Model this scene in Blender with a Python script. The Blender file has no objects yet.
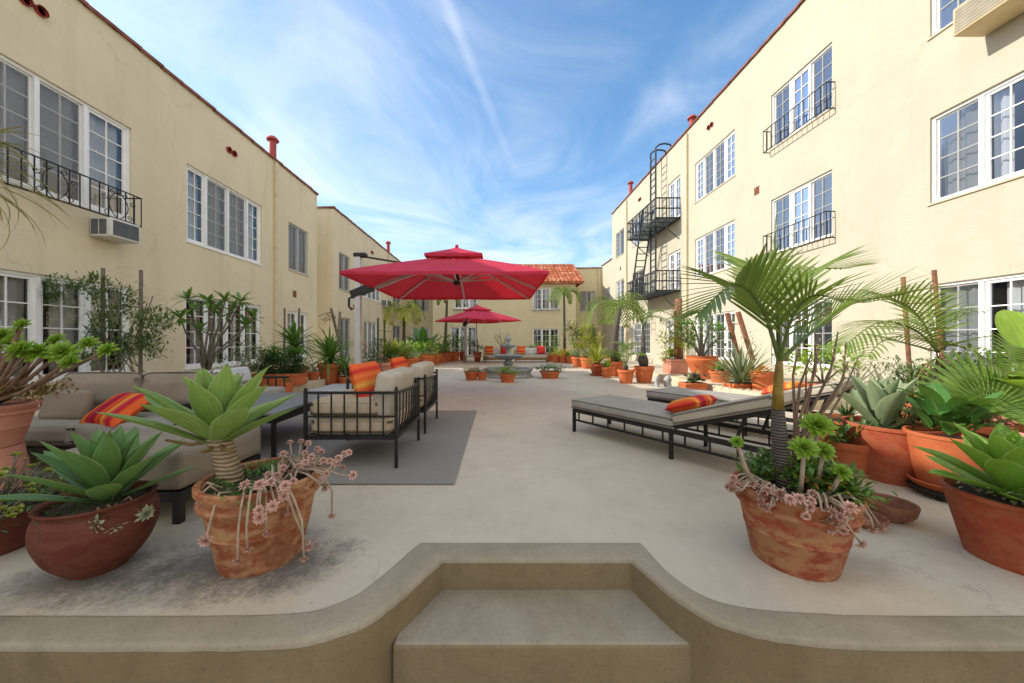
import bpy, bmesh, math, random
from mathutils import Vector, Matrix, noise
R=math.radians; PI=math.pi
rnd=random.Random(7)
sc=bpy.context.scene
COL=sc.collection
F=345.0; CX=498.0; CY=341.5; H=1.05
def P(x,y,D): return Vector(((x-CX)/F*D, D, H+(CY-y)/F*D))
def G(x,y,z=0.0):
    D=F*(H-z)/(y-CY); return Vector(((x-CX)/F*D, D, z))

# ------------------------------------------------------------ mesh builder
class MB:
    def __init__(s): s.v=[]; s.f=[]; s.uv=[]
    def quadstrip(s,rows,uvs=None,closed=False):
        b=len(s.v); n=len(rows[0])
        for r in rows: s.v.extend(r)
        for i in range(len(rows)-1):
            for j in range(n if closed else n-1):
                k=(j+1)%n
                s.f.append((b+i*n+j,b+i*n+k,b+(i+1)*n+k,b+(i+1)*n+j))
                if uvs: s.uv.append((uvs[i][j],uvs[i][j+1 if closed else k],uvs[i+1][j+1 if closed else k],uvs[i+1][j]))
                else: s.uv.append(((j/max(1,n-1),i/max(1,len(rows)-1)),((j+1)/max(1,n-1),i/max(1,len(rows)-1)),((j+1)/max(1,n-1),(i+1)/max(1,len(rows)-1)),(j/max(1,n-1),(i+1)/max(1,len(rows)-1))))
    def poly(s,pts,uv=None):
        b=len(s.v); s.v.extend(Vector(p) for p in pts); s.f.append(tuple(range(b,b+len(pts)))); s.uv.append(tuple(uv) if uv else tuple((p[0],p[1]) for p in pts))
    def box(s,a,b,M=None):
        x0,y0,z0=a; x1,y1,z1=b
        c=[Vector(q) for q in ((x0,y0,z0),(x1,y0,z0),(x1,y1,z0),(x0,y1,z0),(x0,y0,z1),(x1,y0,z1),(x1,y1,z1),(x0,y1,z1))]
        if M: c=[M@q for q in c]
        o=len(s.v); s.v.extend(c)
        for q in ((0,3,2,1),(4,5,6,7),(0,1,5,4),(1,2,6,5),(2,3,7,6),(3,0,4,7)):
            s.f.append(tuple(o+k for k in q)); s.uv.append(((0,0),(1,0),(1,1),(0,1)))
    def bar(s,p,q,w,h=None):
        p=Vector(p); q=Vector(q); d=q-p; L=d.length
        if L<1e-6: return
        M=Matrix.Translation(p)@d.to_track_quat('Z','Y').to_matrix().to_4x4()
        h=h or w
        s.box((-w/2,-h/2,0),(w/2,h/2,L),M)
    def tube(s,pts,r,n=8,cap=True):
        pts=[Vector(p) for p in pts]
        if not isinstance(r,(list,tuple)): r=[r]*len(pts)
        rows=[]; prev=None
        for i,p in enumerate(pts):
            d=(pts[min(i+1,len(pts)-1)]-pts[max(i-1,0)]).normalized()
            if prev is None: a=d.orthogonal().normalized()
            else:
                a=prev-d*prev.dot(d); a=a.normalized() if a.length>1e-6 else d.orthogonal().normalized()
            prev=a; b=d.cross(a)
            rows.append([p+(a*math.cos(2*PI*k/n)+b*math.sin(2*PI*k/n))*r[i] for k in range(n)])
        b0=len(s.v); s.quadstrip(rows,[[(k/n,i/max(1,len(pts)-1)) for k in range(n+1)] for i in range(len(pts))],True)
        if cap:
            s.f.append(tuple(b0+k for k in reversed(range(n)))); s.uv.append(tuple((0,0) for k in range(n)))
            e=b0+(len(pts)-1)*n
            s.f.append(tuple(e+k for k in range(n))); s.uv.append(tuple((0,0) for k in range(n)))
    def lathe(s,prof,n=24,c=(0,0,0),wob=0,seed=0,sx=1,sy=1):
        c=Vector(c); rows=[]
        for r,z in prof:
            row=[]
            for k in range(n):
                a=2*PI*k/n; rr=r
                if wob: rr=r*(1+wob*noise.noise(Vector((math.cos(a)*1.5+seed,math.sin(a)*1.5,z*4))))
                row.append(c+Vector((math.cos(a)*rr*sx,math.sin(a)*rr*sy,z)))
            rows.append(row)
        s.quadstrip(rows,[[(k/n,i/len(prof)) for k in range(n+1)] for i in range(len(prof))],True)
    def rbox(s,a,b,rad=.03,seg=3,M=None,puff=0):
        bm=bmesh.new(); bmesh.ops.create_cube(bm,size=1)
        sx,sy,sz=[b[i]-a[i] for i in range(3)]
        for v in bm.verts: v.co=Vector((v.co.x*sx,v.co.y*sy,v.co.z*sz))
        if puff:
            bmesh.ops.subdivide_edges(bm,edges=bm.edges[:],cuts=5,use_grid_fill=True)
            for v in bm.verts:
                u,w,t=v.co.x/sx*2,v.co.y/sy*2,v.co.z/sz*2
                v.co.z+= puff*(1-u*u)*(1-w*w)*t
                v.co.x+= puff*.5*(1-w*w)*(1-t*t)*(u if abs(u)>.99 else 0)
                v.co.y+= puff*.5*(1-u*u)*(1-t*t)*(w if abs(w)>.99 else 0)
            ed=[e for e in bm.edges if e.calc_face_angle(0)>1.0]
        else: ed=bm.edges[:]
        bmesh.ops.bevel(bm,geom=ed,offset=min(rad,min(sx,sy,sz)*.45),segments=seg,affect='EDGES',profile=.5)
        c=Vector([(a[i]+b[i])/2 for i in range(3)])
        o=len(s.v); bm.verts.index_update()
        for v in bm.verts:
            q=v.co+c; s.v.append(M@q if M else q)
        for f in bm.faces:
            s.f.append(tuple(o+v.index for v in f.verts)); s.uv.append(tuple((v.co.x/sx+.5,v.co.y/sy+.5) for v in f.verts))
        bm.free()
    def build(s,name,m,parent=None,smooth=False,off=None):
        me=bpy.data.meshes.new(name)
        vs=[tuple(v-off) for v in s.v] if off is not None else [tuple(v) for v in s.v]
        me.from_pydata(vs,[],s.f)
        uv=me.uv_layers.new(name='UVMap')
        flat=[]
        for u in s.uv:
            for q in u: flat.extend((q[0],q[1]))
        uv.data.foreach_set('uv',flat)
        me.materials.append(m)
        if smooth:
            me.polygons.foreach_set('use_smooth',[True]*len(me.polygons))
            if smooth!=2: 
                try: me.set_sharp_from_angle(angle=R(smooth if smooth>2 else 42))
                except Exception: pass
        o=bpy.data.objects.new(name,me); COL.objects.link(o)
        if parent: o.parent=parent
        return o
def tag(o,label=None,cat=None,group=None,kind=None):
    if label: o['label']=label
    if cat: o['category']=cat
    if group: o['group']=group
    if kind: o['kind']=kind
    return o
def thing(name,label,cat,loc=(0,0,0),rz=0,group=None):
    o=bpy.data.objects.new(name,None); COL.objects.link(o); o.location=loc; o.rotation_euler=(0,0,rz); o.empty_display_size=.1
    return tag(o,label,cat,group)
def dup(root,loc,rz,label,group=None):
    r=root.copy(); COL.objects.link(r); r.location=loc; r.rotation_euler=(0,0,rz); r['label']=label
    if group: r['group']=group
    for ch in list(root.children):
        c=ch.copy(); COL.objects.link(c); c.parent=r
        for g in ch.children:
            d=g.copy(); COL.objects.link(d); d.parent=c
    return r

# ------------------------------------------------------------ materials
class NT:
    def __init__(s,name):
        s.m=bpy.data.materials.new(name); s.m.use_nodes=True; s.t=s.m.node_tree; s.n=s.t.nodes; s.n.clear()
        s.out=s.n.new('ShaderNodeOutputMaterial')
    def N(s,typ,**k):
        n=s.n.new(typ)
        for a,b in k.items():
            if a.startswith('_'): n.inputs[a[1:].replace('_',' ')].default_value=b
            else: setattr(n,a,b)
        return n
    def L(s,a,b): s.t.links.new(a,b)
    def ramp(s,fac,stops,interp='LINEAR'):
        r=s.N('ShaderNodeValToRGB'); r.color_ramp.interpolation=interp
        e=r.color_ramp.elements
        while len(e)<len(stops): e.new(.5)
        for i,(p,c) in enumerate(stops): e[i].position=p; e[i].color=(*c,1)
        s.L(fac,r.inputs[0]); return r.outputs[0]
    def mix(s,fac,a,b,mode='MIX'):
        m=s.N('ShaderNodeMix',data_type='RGBA',blend_type=mode)
        for sock,v in ((m.inputs[0],fac),(m.inputs[6],a),(m.inputs[7],b)):
            if hasattr(v,'default_value') or hasattr(v,'is_output'): s.L(v,sock)
            else: sock.default_value=v if isinstance(v,(int,float)) else (*v,1)
        return m.outputs[2]
    def noise(s,scale,detail=4,rough=.55,vec=None,dist=0):
        n=s.N('ShaderNodeTexNoise',_Scale=scale,_Detail=detail,_Roughness=rough,_Distortion=dist)
        s.L(vec or s.obj(),n.inputs['Vector']); return n.outputs['Fac']
    def obj(s):
        if not hasattr(s,'_tc'): s._tc=s.N('ShaderNodeTexCoord')
        return s._tc.outputs['Object']
    def uvc(s): s.obj(); return s._tc.outputs['UV']
    def mapped(s,scale=(1,1,1),vec=None):
        m=s.N('ShaderNodeMapping'); m.inputs['Scale'].default_value=scale; s.L(vec or s.obj(),m.inputs[0]); return m.outputs[0]
    def bump(s,h,strength=.3,dist=.01):
        b=s.N('ShaderNodeBump',_Strength=strength,_Distance=dist); s.L(h,b.inputs['Height']); return b.outputs[0]
    def bsdf(s,col,rough=.6,metal=0,normal=None,spec=.5,coat=0):
        b=s.N('ShaderNodeBsdfPrincipled'); b.inputs['Metallic'].default_value=metal; b.inputs['Specular IOR Level'].default_value=spec
        if isinstance(rough,(int,float)): b.inputs['Roughness'].default_value=rough
        else: s.L(rough,b.inputs['Roughness'])
        if isinstance(col,tuple): b.inputs['Base Color'].default_value=(*col,1)
        else: s.L(col,b.inputs['Base Color'])
        if normal is not None: s.L(normal,b.inputs['Normal'])
        if coat: b.inputs['Coat Weight'].default_value=coat
        return b
    def fin(s,sh): s.L(sh.outputs[0] if hasattr(sh,'outputs') else sh,s.out.inputs[0]); return s.m
def simple(name,c,rough=.6,metal=0,var=.15,scale=6,bump=.15,bs=60,spec=.4):
    t=NT(name); d=tuple(x*(1-var) for x in c); e=tuple(min(1,x*(1+var)) for x in c)
    col=t.ramp(t.noise(scale,5),[(.3,d),(.7,e)])
    return t.fin(t.bsdf(col,rough,metal,t.bump(t.noise(bs,4),bump,.004) if bump else None,spec))
def stucco(name,c,streak=.08):
    t=NT(name)
    a=t.noise(.7,5,.6); col=t.ramp(a,[(.3,tuple(x*.93 for x in c)),(.7,tuple(x*1.04 for x in c))])
    b=t.noise(1,5,.6,t.mapped((3,3,.35)))
    col=t.mix(t.ramp(b,[(.52,(0,0,0)),(.8,(streak*3,)*3)]),col,(c[0]*.72,c[1]*.68,c[2]*.6))
    e=t.noise(2.2,7,.7,None,1.2); col=t.mix(t.ramp(e,[(.56,(0,0,0)),(.66,(.22,.22,.22))]),col,(min(1,c[0]*1.12),min(1,c[1]*1.13),min(1,c[2]*1.2)))
    k=t.noise(1.1,6,.65,t.mapped((1.3,1.3,2))); col=t.mix(t.ramp(k,[(.60,(0,0,0)),(.72,(.22,.22,.22))]),col,(c[0]*.78,c[1]*.74,c[2]*.68))
    v=t.N('ShaderNodeTexVoronoi',feature='DISTANCE_TO_EDGE',_Scale=.3); wv=t.N('ShaderNodeVectorMath',operation='ADD'); nn=t.N('ShaderNodeTexNoise',_Scale=1.3,_Detail=6); t.L(t.obj(),nn.inputs['Vector']); t.L(t.obj(),wv.inputs[0]); t.L(nn.outputs['Color'],wv.inputs[1]); t.L(wv.outputs[0],v.inputs['Vector'])
    col=t.mix(t.ramp(v.outputs['Distance'],[(0,(.28,)*3),(.003,(0,0,0))]),col,(.3,.25,.17))
    f=t.noise(45,6,.7); g=t.noise(9,6,.75)
    h=t.N('ShaderNodeMath',operation='ADD'); t.L(f,h.inputs[0]); t.L(g,h.inputs[1])
    return t.fin(t.bsdf(col,.9,0,t.bump(h.outputs[0],.55,.014),.2))
M={}
M['stucco_l']=stucco('cream_stucco',(.69,.60,.415),.18)
M['stucco_r']=stucco('pale_cream_stucco',(.49,.447,.343))
M['stucco_b']=stucco('tan_cream_stucco',(.63,.56,.36))
M['white']=simple('white_paint',(.78,.78,.76),.45,var=.05,bump=.05)
M['greyframe']=simple('grey_screen_frame',(.42,.43,.42),.5,var=.08)
M['dark']=simple('unlit_room_dark',(.035,.035,.04),.9)  # room shade put into the colour, near black
M['iron']=simple('black_iron',(.018,.018,.02),.45,.4,var=.3,bump=.1)
M['escape']=simple('grey_painted_iron',(.045,.055,.06),.5,.3,var=.3)
M['bronze']=simple('dark_bronze_frame',(.03,.028,.027),.42,.5,var=.25,bump=.05)
M['silver']=simple('aluminium_pole',(.55,.54,.52),.4,.3,var=.06,bump=0)
M['redpaint']=simple('red_chimney_paint',(.36,.05,.045),.6)
M['cap']=simple('clay_parapet_cap',(.23,.075,.045),.8,var=.4,scale=4)
M['wood']=simple('weathered_wood',(.20,.12,.06),.8,var=.4,scale=12)
M['stake']=simple('brown_stake',(.24,.10,.055),.8,var=.35,scale=14)
M['spout']=simple('painted_downspout',(.62,.52,.33),.6,var=.1)
M['acbox']=simple('off_white_metal',(.62,.60,.54),.5,var=.08)
M['actan']=simple('tan_metal',(.55,.43,.24),.5,var=.08)
M['grille_tan']=simple('tan_grille',(.30,.26,.18),.6)
M['grille']=simple('grey_grille',(.10,.105,.11),.6)
M['soil']=simple('potting_soil',(.055,.038,.026),.95,var=.5,scale=30,bump=.8,bs=40)
M['rubber']=simple('black_plastic',(.015,.015,.015),.5)
M['black_table']=simple('charcoal_table',(.15,.165,.18),.4,var=.08,bump=.03)
M['stone']=None
def mk_concrete():
    t=NT('terrace_concrete')
    a=t.noise(.55,6,.6); b=t.noise(3.2,6,.65); 
    col=t.ramp(a,[(.3,(.44,.38,.285)),(.5,(.505,.44,.335)),(.72,(.56,.49,.38))])
    col=t.mix(t.ramp(b,[(.45,(0,0,0)),(.75,(.4,.4,.4))]),col,(.36,.30,.23))
    # damp grey stains left by pots: own shape, around the left pots
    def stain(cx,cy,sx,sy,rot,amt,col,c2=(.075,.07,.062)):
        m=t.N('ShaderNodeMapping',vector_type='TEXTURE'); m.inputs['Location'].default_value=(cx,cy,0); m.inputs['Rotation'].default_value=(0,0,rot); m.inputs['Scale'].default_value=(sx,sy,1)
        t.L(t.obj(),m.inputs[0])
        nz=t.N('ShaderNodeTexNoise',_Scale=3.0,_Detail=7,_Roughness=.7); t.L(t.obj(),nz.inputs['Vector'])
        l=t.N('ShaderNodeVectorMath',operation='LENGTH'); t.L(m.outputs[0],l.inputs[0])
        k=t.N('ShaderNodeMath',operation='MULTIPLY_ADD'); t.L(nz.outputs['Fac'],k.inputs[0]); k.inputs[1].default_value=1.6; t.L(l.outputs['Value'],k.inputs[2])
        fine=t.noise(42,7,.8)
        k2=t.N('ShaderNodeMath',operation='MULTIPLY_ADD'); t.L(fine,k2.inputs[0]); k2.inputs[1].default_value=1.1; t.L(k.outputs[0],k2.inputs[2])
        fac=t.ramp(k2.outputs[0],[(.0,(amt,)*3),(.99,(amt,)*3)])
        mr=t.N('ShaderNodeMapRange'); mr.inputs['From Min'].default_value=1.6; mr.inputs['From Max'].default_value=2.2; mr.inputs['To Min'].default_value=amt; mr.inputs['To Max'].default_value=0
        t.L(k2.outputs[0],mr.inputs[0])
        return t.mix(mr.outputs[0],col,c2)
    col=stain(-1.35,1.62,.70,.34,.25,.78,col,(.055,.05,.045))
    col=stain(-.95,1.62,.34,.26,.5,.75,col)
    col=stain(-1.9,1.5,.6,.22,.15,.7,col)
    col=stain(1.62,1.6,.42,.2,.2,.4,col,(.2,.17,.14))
    col=t.mix(t.ramp(t.noise(38,3,.5),[(.70,(0,0,0)),(.74,(.5,)*3)]),col,(.16,.13,.10))
    col=t.mix(t.ramp(t.noise(11,7,.75),[(.5,(0,0,0)),(.7,(.25,)*3)]),col,(.62,.57,.48))
    # hairline cracks
    v=t.N('ShaderNodeTexVoronoi',feature='DISTANCE_TO_EDGE',_Scale=.42); 
    wv=t.N('ShaderNodeVectorMath',operation='ADD'); nn=t.N('ShaderNodeTexNoise',_Scale=2.0,_Detail=5); t.L(t.obj(),nn.inputs['Vector']); t.L(t.obj(),wv.inputs[0]); t.L(nn.outputs['Color'],wv.inputs[1]); t.L(wv.outputs[0],v.inputs['Vector'])
    col=t.mix(t.ramp(v.outputs['Distance'],[(0,(.3,.3,.3)),(.0035,(0,0,0))]),col,(.2,.18,.15))
    h=t.N('ShaderNodeMath',operation='ADD'); t.L(t.noise(60,5,.7),h.inputs[0]); t.L(t.noise(7,5,.6),h.inputs[1])
    rg=t.ramp(t.noise(4,4),[(.3,(.52,)*3),(.7,(.8,)*3)])
    return t.fin(t.bsdf(col,rg,0,t.bump(h.outputs[0],.25,.006),.4))
M['concrete']=mk_concrete()
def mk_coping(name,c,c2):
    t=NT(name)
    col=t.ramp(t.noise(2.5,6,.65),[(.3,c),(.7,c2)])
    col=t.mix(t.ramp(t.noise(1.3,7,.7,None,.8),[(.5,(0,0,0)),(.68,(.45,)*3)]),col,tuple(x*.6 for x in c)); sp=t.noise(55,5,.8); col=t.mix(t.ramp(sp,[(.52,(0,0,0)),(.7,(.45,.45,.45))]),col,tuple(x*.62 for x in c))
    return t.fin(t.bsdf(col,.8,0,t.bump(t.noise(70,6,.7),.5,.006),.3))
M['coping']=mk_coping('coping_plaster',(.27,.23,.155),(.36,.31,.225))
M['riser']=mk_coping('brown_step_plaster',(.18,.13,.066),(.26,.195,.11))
M['tread']=mk_coping('tread_plaster',(.24,.20,.135),(.38,.335,.25))
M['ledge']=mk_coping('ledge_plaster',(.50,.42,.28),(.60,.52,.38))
def mk_stone():
    t=NT('carved_grey_stone')
    col=t.ramp(t.noise(9,6,.7),[(.3,(.17,.185,.19)),(.55,(.36,.37,.36)),(.75,(.5,.5,.47))])
    return t.fin(t.bsdf(col,.85,0,t.bump(t.noise(30,6,.7),.6,.01),.3))
M['stone']=mk_stone()
def mk_terra(name,c,age):
    t=NT(name)
    base=t.ramp(t.noise(5,5,.6),[(.3,tuple(x*.8 for x in c)),(.7,tuple(min(1,x*1.12) for x in c))])
    pat=t.noise(11,7,.68,t.mapped((1,1,1.8)),.4)
    pale=(.43,.23,.105)
    z=t.N('ShaderNodeSeparateXYZ'); t.L(t.obj(),z.inputs[0])
    col=t.mix(t.ramp(pat,[(.40,(0,0,0)),(.56,(age,)*3)]),base,pale)
    col=t.mix(t.ramp(t.noise(3.5,6,.7,t.mapped((1.3,1.3,.8))),[(.52,(0,0,0)),(.62,(age*.7,)*3)]),col,(.20,.055,.03))
    col=t.mix(t.ramp(t.noise(16,6,.75),[(.6,(0,0,0)),(.75,(age*.5,)*3)]),col,(.10,.07,.05))
    w=t.N('ShaderNodeTexWave',wave_type='BANDS',bands_direction='Z',_Scale=9,_Distortion=1.2,_Detail=3); t.L(t.obj(),w.inputs['Vector'])
    h=t.N('ShaderNodeMath',operation='MULTIPLY_ADD'); t.L(w.outputs['Fac'],h.inputs[0]); h.inputs[1].default_value=.15*age+.05; t.L(t.noise(35,6,.7),h.inputs[2])
    return t.fin(t.bsdf(col,.78,0,t.bump(h.outputs[0],.4,.006),.3))
M['terra']=mk_terra('terracotta',(.48,.11,.036),.15)
M['terra2']=mk_terra('bright_terracotta',(.56,.14,.045),.1)
M['terra_dull']=mk_terra('dull_terracotta',(.36,.065,.026),.22)
M['terra_old']=mk_terra('weathered_terracotta',(.30,.08,.033),1.0)
M['terra_mid']=mk_terra('stained_terracotta',(.31,.065,.03),.8)
M['glaze']=mk_terra('brown_red_clay',(.115,.026,.015),.08)
M['terra_pale']=mk_terra('pale_pink_terracotta',(.58,.25,.17),.1)
M['bowlclay']=mk_terra('dark_fired_clay',(.20,.075,.045),.25)
def mk_leaf(name,a,b,edge=None,mid=None,tip=None,trans=.25,rough=.45,vein=0,spec=.4,prof=1):
    t=NT(name)
    g=t.N('ShaderNodeNewGeometry'); col=t.ramp(g.outputs['Random Per Island'],[(0,a),(1,b)])
    s=t.N('ShaderNodeSeparateXYZ'); t.L(t.uvc(),s.inputs[0])
    u=t.N('ShaderNodeMath',operation='SUBTRACT'); t.L(s.outputs[0],u.inputs[0]); u.inputs[1].default_value=.5
    ab=t.N('ShaderNodeMath',operation='ABSOLUTE'); t.L(u.outputs[0],ab.inputs[0])
    if edge: col=t.mix(t.ramp(ab.outputs[0],[(.43,(0,0,0)),(.5,(.8,.8,.8))]),col,edge)
    if mid: col=t.mix(t.ramp(ab.outputs[0],[(.0,(.7,)*3),(.06,(0,0,0))]),col,mid)
    if tip: col=t.mix(t.ramp(s.outputs[1],[(.55,(0,0,0)),(1,(.85,)*3)]),col,tip)
    col=t.mix(t.ramp(t.noise(9,5,.6),[(.35,(0,0,0)),(.75,(.35,)*3)]),col,tuple(min(1,x*1.5+.01) for x in b))
    if vein:
        w=t.N('ShaderNodeTexWave',wave_type='BANDS',bands_direction='Y',_Scale=vein,_Distortion=.6); t.L(t.uvc(),w.inputs['Vector'])
        col=t.mix(t.ramp(w.outputs['Fac'],[(.4,(0,0,0)),(.9,(.5,)*3)]),col,tuple(min(1,x*1.8+.02) for x in b))
    stn=t.noise(1,4,.6,t.mapped((14,1.6,1),t.uvc())); col=t.mix(t.ramp(stn,[(.35,(.45,)*3),(.6,(0,0,0))]),col,tuple(x*.55 for x in a))
    if prof: col=t.mix(t.ramp(s.outputs[1],[(.95,(0,0,0)),(1,(.8,)*3)]),col,(.16,.07,.03))
    col=t.mix(t.ramp(t.noise(28,6,.75),[(.66,(0,0,0)),(.74,(.5,)*3)]),col,tuple(x*.5+.03 for x in a))
    p=t.bsdf(col,t.ramp(t.noise(12,4),[(.3,(max(.1,rough-.14),)*3),(.7,(rough+.12,)*3)]),0,t.bump(t.noise(18,4),.2,.004),spec)
    tr=t.N('ShaderNodeBsdfTranslucent'); t.L(t.mix(.35,col,(.5,.7,.05),'MIX'),tr.inputs[0])
    mx=t.N('ShaderNodeMixShader'); mx.inputs[0].default_value=trans; t.L(p.outputs[0],mx.inputs[1]); t.L(tr.outputs[0],mx.inputs[2])
    return t.fin(mx)
M['agave']=mk_leaf('fox_tail_agave_leaf',(.16,.27,.06),(.29,.42,.11),edge=(.50,.57,.27),trans=.2,rough=.5)
M['agave_dark']=mk_leaf('green_agave_leaf',(.075,.18,.055),(.15,.28,.085),edge=(.42,.50,.22),trans=.2,rough=.45)
M['agave_blue']=mk_leaf('blue_grey_agave_leaf',(.15,.205,.105),(.25,.31,.17),edge=(.38,.42,.24),trans=.1)
M['agave_lime']=mk_leaf('lime_agave_leaf',(.12,.28,.03),(.25,.42,.06),edge=(.52,.58,.18),trans=.25)
M['leaf']=mk_leaf('mid_green_leaf',(.05,.13,.02),(.12,.25,.04))
M['leaf_dark']=mk_leaf('dark_green_leaf',(.022,.06,.018),(.05,.12,.03),trans=.15)
M['leaf_vine']=mk_leaf('climbing_vine_leaf',(.05,.10,.03),(.13,.20,.06))
M['leaf_lime']=mk_leaf('lime_green_leaf',(.17,.32,.03),(.30,.45,.05),trans=.3)
M['leaf_yel']=mk_leaf('yellow_green_leaf',(.22,.26,.02),(.42,.40,.04),trans=.3)
M['leaf_orange']=mk_leaf('orange_tipped_leaf',(.30,.25,.03),(.50,.20,.03),tip=(.6,.12,.03))
M['leaf_grey']=mk_leaf('grey_green_leaf',(.13,.17,.09),(.26,.28,.16),trans=.15,rough=.6)
M['leaf_palm']=mk_leaf('palm_leaflet',(.06,.12,.015),(.19,.25,.035),mid=(.32,.35,.08),trans=.25,rough=.33)
M['leaf_fan']=mk_leaf('fan_palm_leaflet',(.09,.19,.03),(.20,.32,.05),mid=(.42,.48,.16),trans=.25,rough=.4)
M['leaf_dry']=mk_leaf('dry_brown_leaf',(.16,.09,.03),(.32,.20,.06),trans=.2)
M['leaf_red']=mk_leaf('red_leaf',(.30,.03,.03),(.5,.08,.05))
M['leaf_purple']=mk_leaf('purple_leaf',(.07,.03,.06),(.16,.07,.12))
M['leaf_strap']=mk_leaf('strap_leaf',(.05,.15,.03),(.13,.28,.05),edge=(.28,.36,.09))
M['leaf_banana']=mk_leaf('broad_veined_leaf',(.018,.085,.015),(.06,.17,.03),mid=(.35,.42,.14),vein=9,trans=.25)
M['leaf_drac']=mk_leaf('droopy_dracaena_leaf',(.16,.20,.04),(.32,.26,.07),edge=(.34,.12,.05),tip=(.35,.15,.05))
M['sedum']=mk_leaf('yellow_sedum_leaf',(.20,.24,.03),(.36,.36,.06),trans=.15)
M['ghost']=mk_leaf('pink_ghost_plant_leaf',(.52,.27,.22),(.68,.45,.36),tip=(.72,.36,.32),trans=.12,rough=.55)
M['ghost_g']=mk_leaf('pale_green_rosette_leaf',(.30,.34,.20),(.48,.50,.32),tip=(.5,.36,.25),trans=.12,rough=.55)
M['flower']=mk_leaf('pink_flower',(.65,.10,.14),(.8,.25,.25))
M['flower_o']=mk_leaf('orange_flower',(.75,.18,.03),(.85,.35,.05))
M['stem']=simple('pale_fleshy_stem',(.36,.27,.19),.7,var=.25,scale=20)
M['stem_br']=simple('brown_stem',(.20,.12,.075),.8,var=.35,scale=15)
M['stem_gr']=simple('green_stem',(.13,.17,.04),.7,var=.25,scale=15)
M['branch']=simple('grey_branch',(.17,.14,.11),.85,var=.35,scale=15)
def mk_trunk(name,a,b,sc_=26):
    t=NT(name); w=t.N('ShaderNodeTexWave',wave_type='BANDS',bands_direction='Z',_Scale=sc_,_Distortion=3,_Detail=4); t.L(t.obj(),w.inputs['Vector'])
    col=t.ramp(w.outputs['Fac'],[(.2,a),(.7,b)]); col=t.mix(t.ramp(t.noise(14,5),[(.4,(0,0,0)),(.8,(.5,)*3)]),col,tuple(x*.5 for x in a))
    return t.fin(t.bsdf(col,.85,0,t.bump(w.outputs['Fac'],.7,.01),.2))
M['agave_trunk']=mk_trunk('agave_trunk_bark',(.20,.14,.08),(.42,.32,.20),16)
M['palm_trunk']=mk_trunk('grey_palm_trunk',(.075,.06,.048),(.17,.145,.12),22)
M['crownshaft']=simple('ochre_green_crownshaft',(.22,.14,.02),.5,var=.5,scale=9)
def mk_fabric(name,c,sc_=350,seams=0):
    t=NT(name); a=t.N('ShaderNodeTexWave',bands_direction='X',_Scale=sc_*.3,_Distortion=.5); b=t.N('ShaderNodeTexWave',bands_direction='Y',_Scale=sc_*.3,_Distortion=.5)
    t.L(t.obj(),a.inputs[0]); t.L(t.obj(),b.inputs[0])
    m=t.N('ShaderNodeMath',operation='ADD'); t.L(a.outputs['Fac'],m.inputs[0]); t.L(b.outputs['Fac'],m.inputs[1])
    col=t.ramp(t.noise(4,5,.6),[(.3,tuple(x*.84 for x in c)),(.7,tuple(min(1,x*1.08) for x in c))])
    col=t.mix(t.ramp(t.noise(180,2),[(.4,(0,0,0)),(.7,(.3,)*3)]),col,tuple(x*.7 for x in c))
    h=t.N('ShaderNodeMath',operation='MULTIPLY_ADD'); t.L(t.noise(9,3,.5),h.inputs[0]); h.inputs[1].default_value=6; t.L(m.outputs[0],h.inputs[2])
    b_=t.bsdf(col,.92,0,t.bump(h.outputs[0],.35,.004),.15); return t.fin(b_)
M['cushion']=mk_fabric('taupe_cushion_fabric',(.50,.44,.345))
M['cushion_side']=mk_fabric('tan_cushion_fabric',(.50,.40,.27))
M['cushion_grey']=mk_fabric('grey_cushion_fabric',(.36,.335,.29))
M['cushion_white']=mk_fabric('pale_grey_cushion_fabric',(.62,.62,.60))
M['cushion_brown']=mk_fabric('brown_grey_cushion_fabric',(.30,.25,.19))
M['piping']=simple('dark_piping',(.20,.175,.145),.8)
def mk_canvas():
    t=NT('red_parasol_canvas')
    col=t.ramp(t.noise(2.5,4),[(.3,(.50,.03,.062)),(.7,(.62,.05,.10))])
    p=t.bsdf(col,.75,0,t.bump(t.noise(3,4,.5,t.mapped((1,2.2,1))),.5,.05),.25)
    tr=t.N('ShaderNodeBsdfTranslucent'); tr.inputs[0].default_value=(.65,.02,.025,1)
    mx=t.N('ShaderNodeMixShader'); mx.inputs[0].default_value=.24; t.L(p.outputs[0],mx.inputs[1]); t.L(tr.outputs[0],mx.inputs[2]); return t.fin(mx)
M['canvas']=mk_canvas()
def mk_stripe(name,cols,n=1.0,axis=0):
    t=NT(name); s=t.N('ShaderNodeSeparateXYZ'); t.L(t.uvc(),s.inputs[0])
    m=t.N('ShaderNodeMath',operation='MULTIPLY'); t.L(s.outputs[axis],m.inputs[0]); m.inputs[1].default_value=n
    f=t.N('ShaderNodeMath',operation='FRACT'); t.L(m.outputs[0],f.inputs[0])
    st=[(i/len(cols),c) for i,c in enumerate(cols)]
    return t.fin(t.bsdf(t.mix(t.ramp(t.noise(120,2),[(.4,(0,0,0)),(.7,(.3,)*3)]),t.ramp(f.outputs[0],st),(.25,.04,.02)),.9,0,t.bump(t.noise(150,2),.3,.003),.15))
rd,orr,ye,mg,dk=(.55,.02,.025),(.75,.13,.03),(.75,.38,.07),(.45,.015,.07),(.22,.01,.03)
M['stripe']=mk_stripe('striped_pillow_fabric',[rd,orr,ye,orr,rd,mg,dk,rd,orr,rd,ye,orr,mg,rd,orr],1)
M['stripe_o']=mk_stripe('orange_striped_pillow_fabric',[orr,ye,orr,rd,orr,ye,orr,(.8,.2,.05),rd,orr],1,1)
M['redpillow']=mk_fabric('red_pillow_fabric',(.60,.05,.035))
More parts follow.
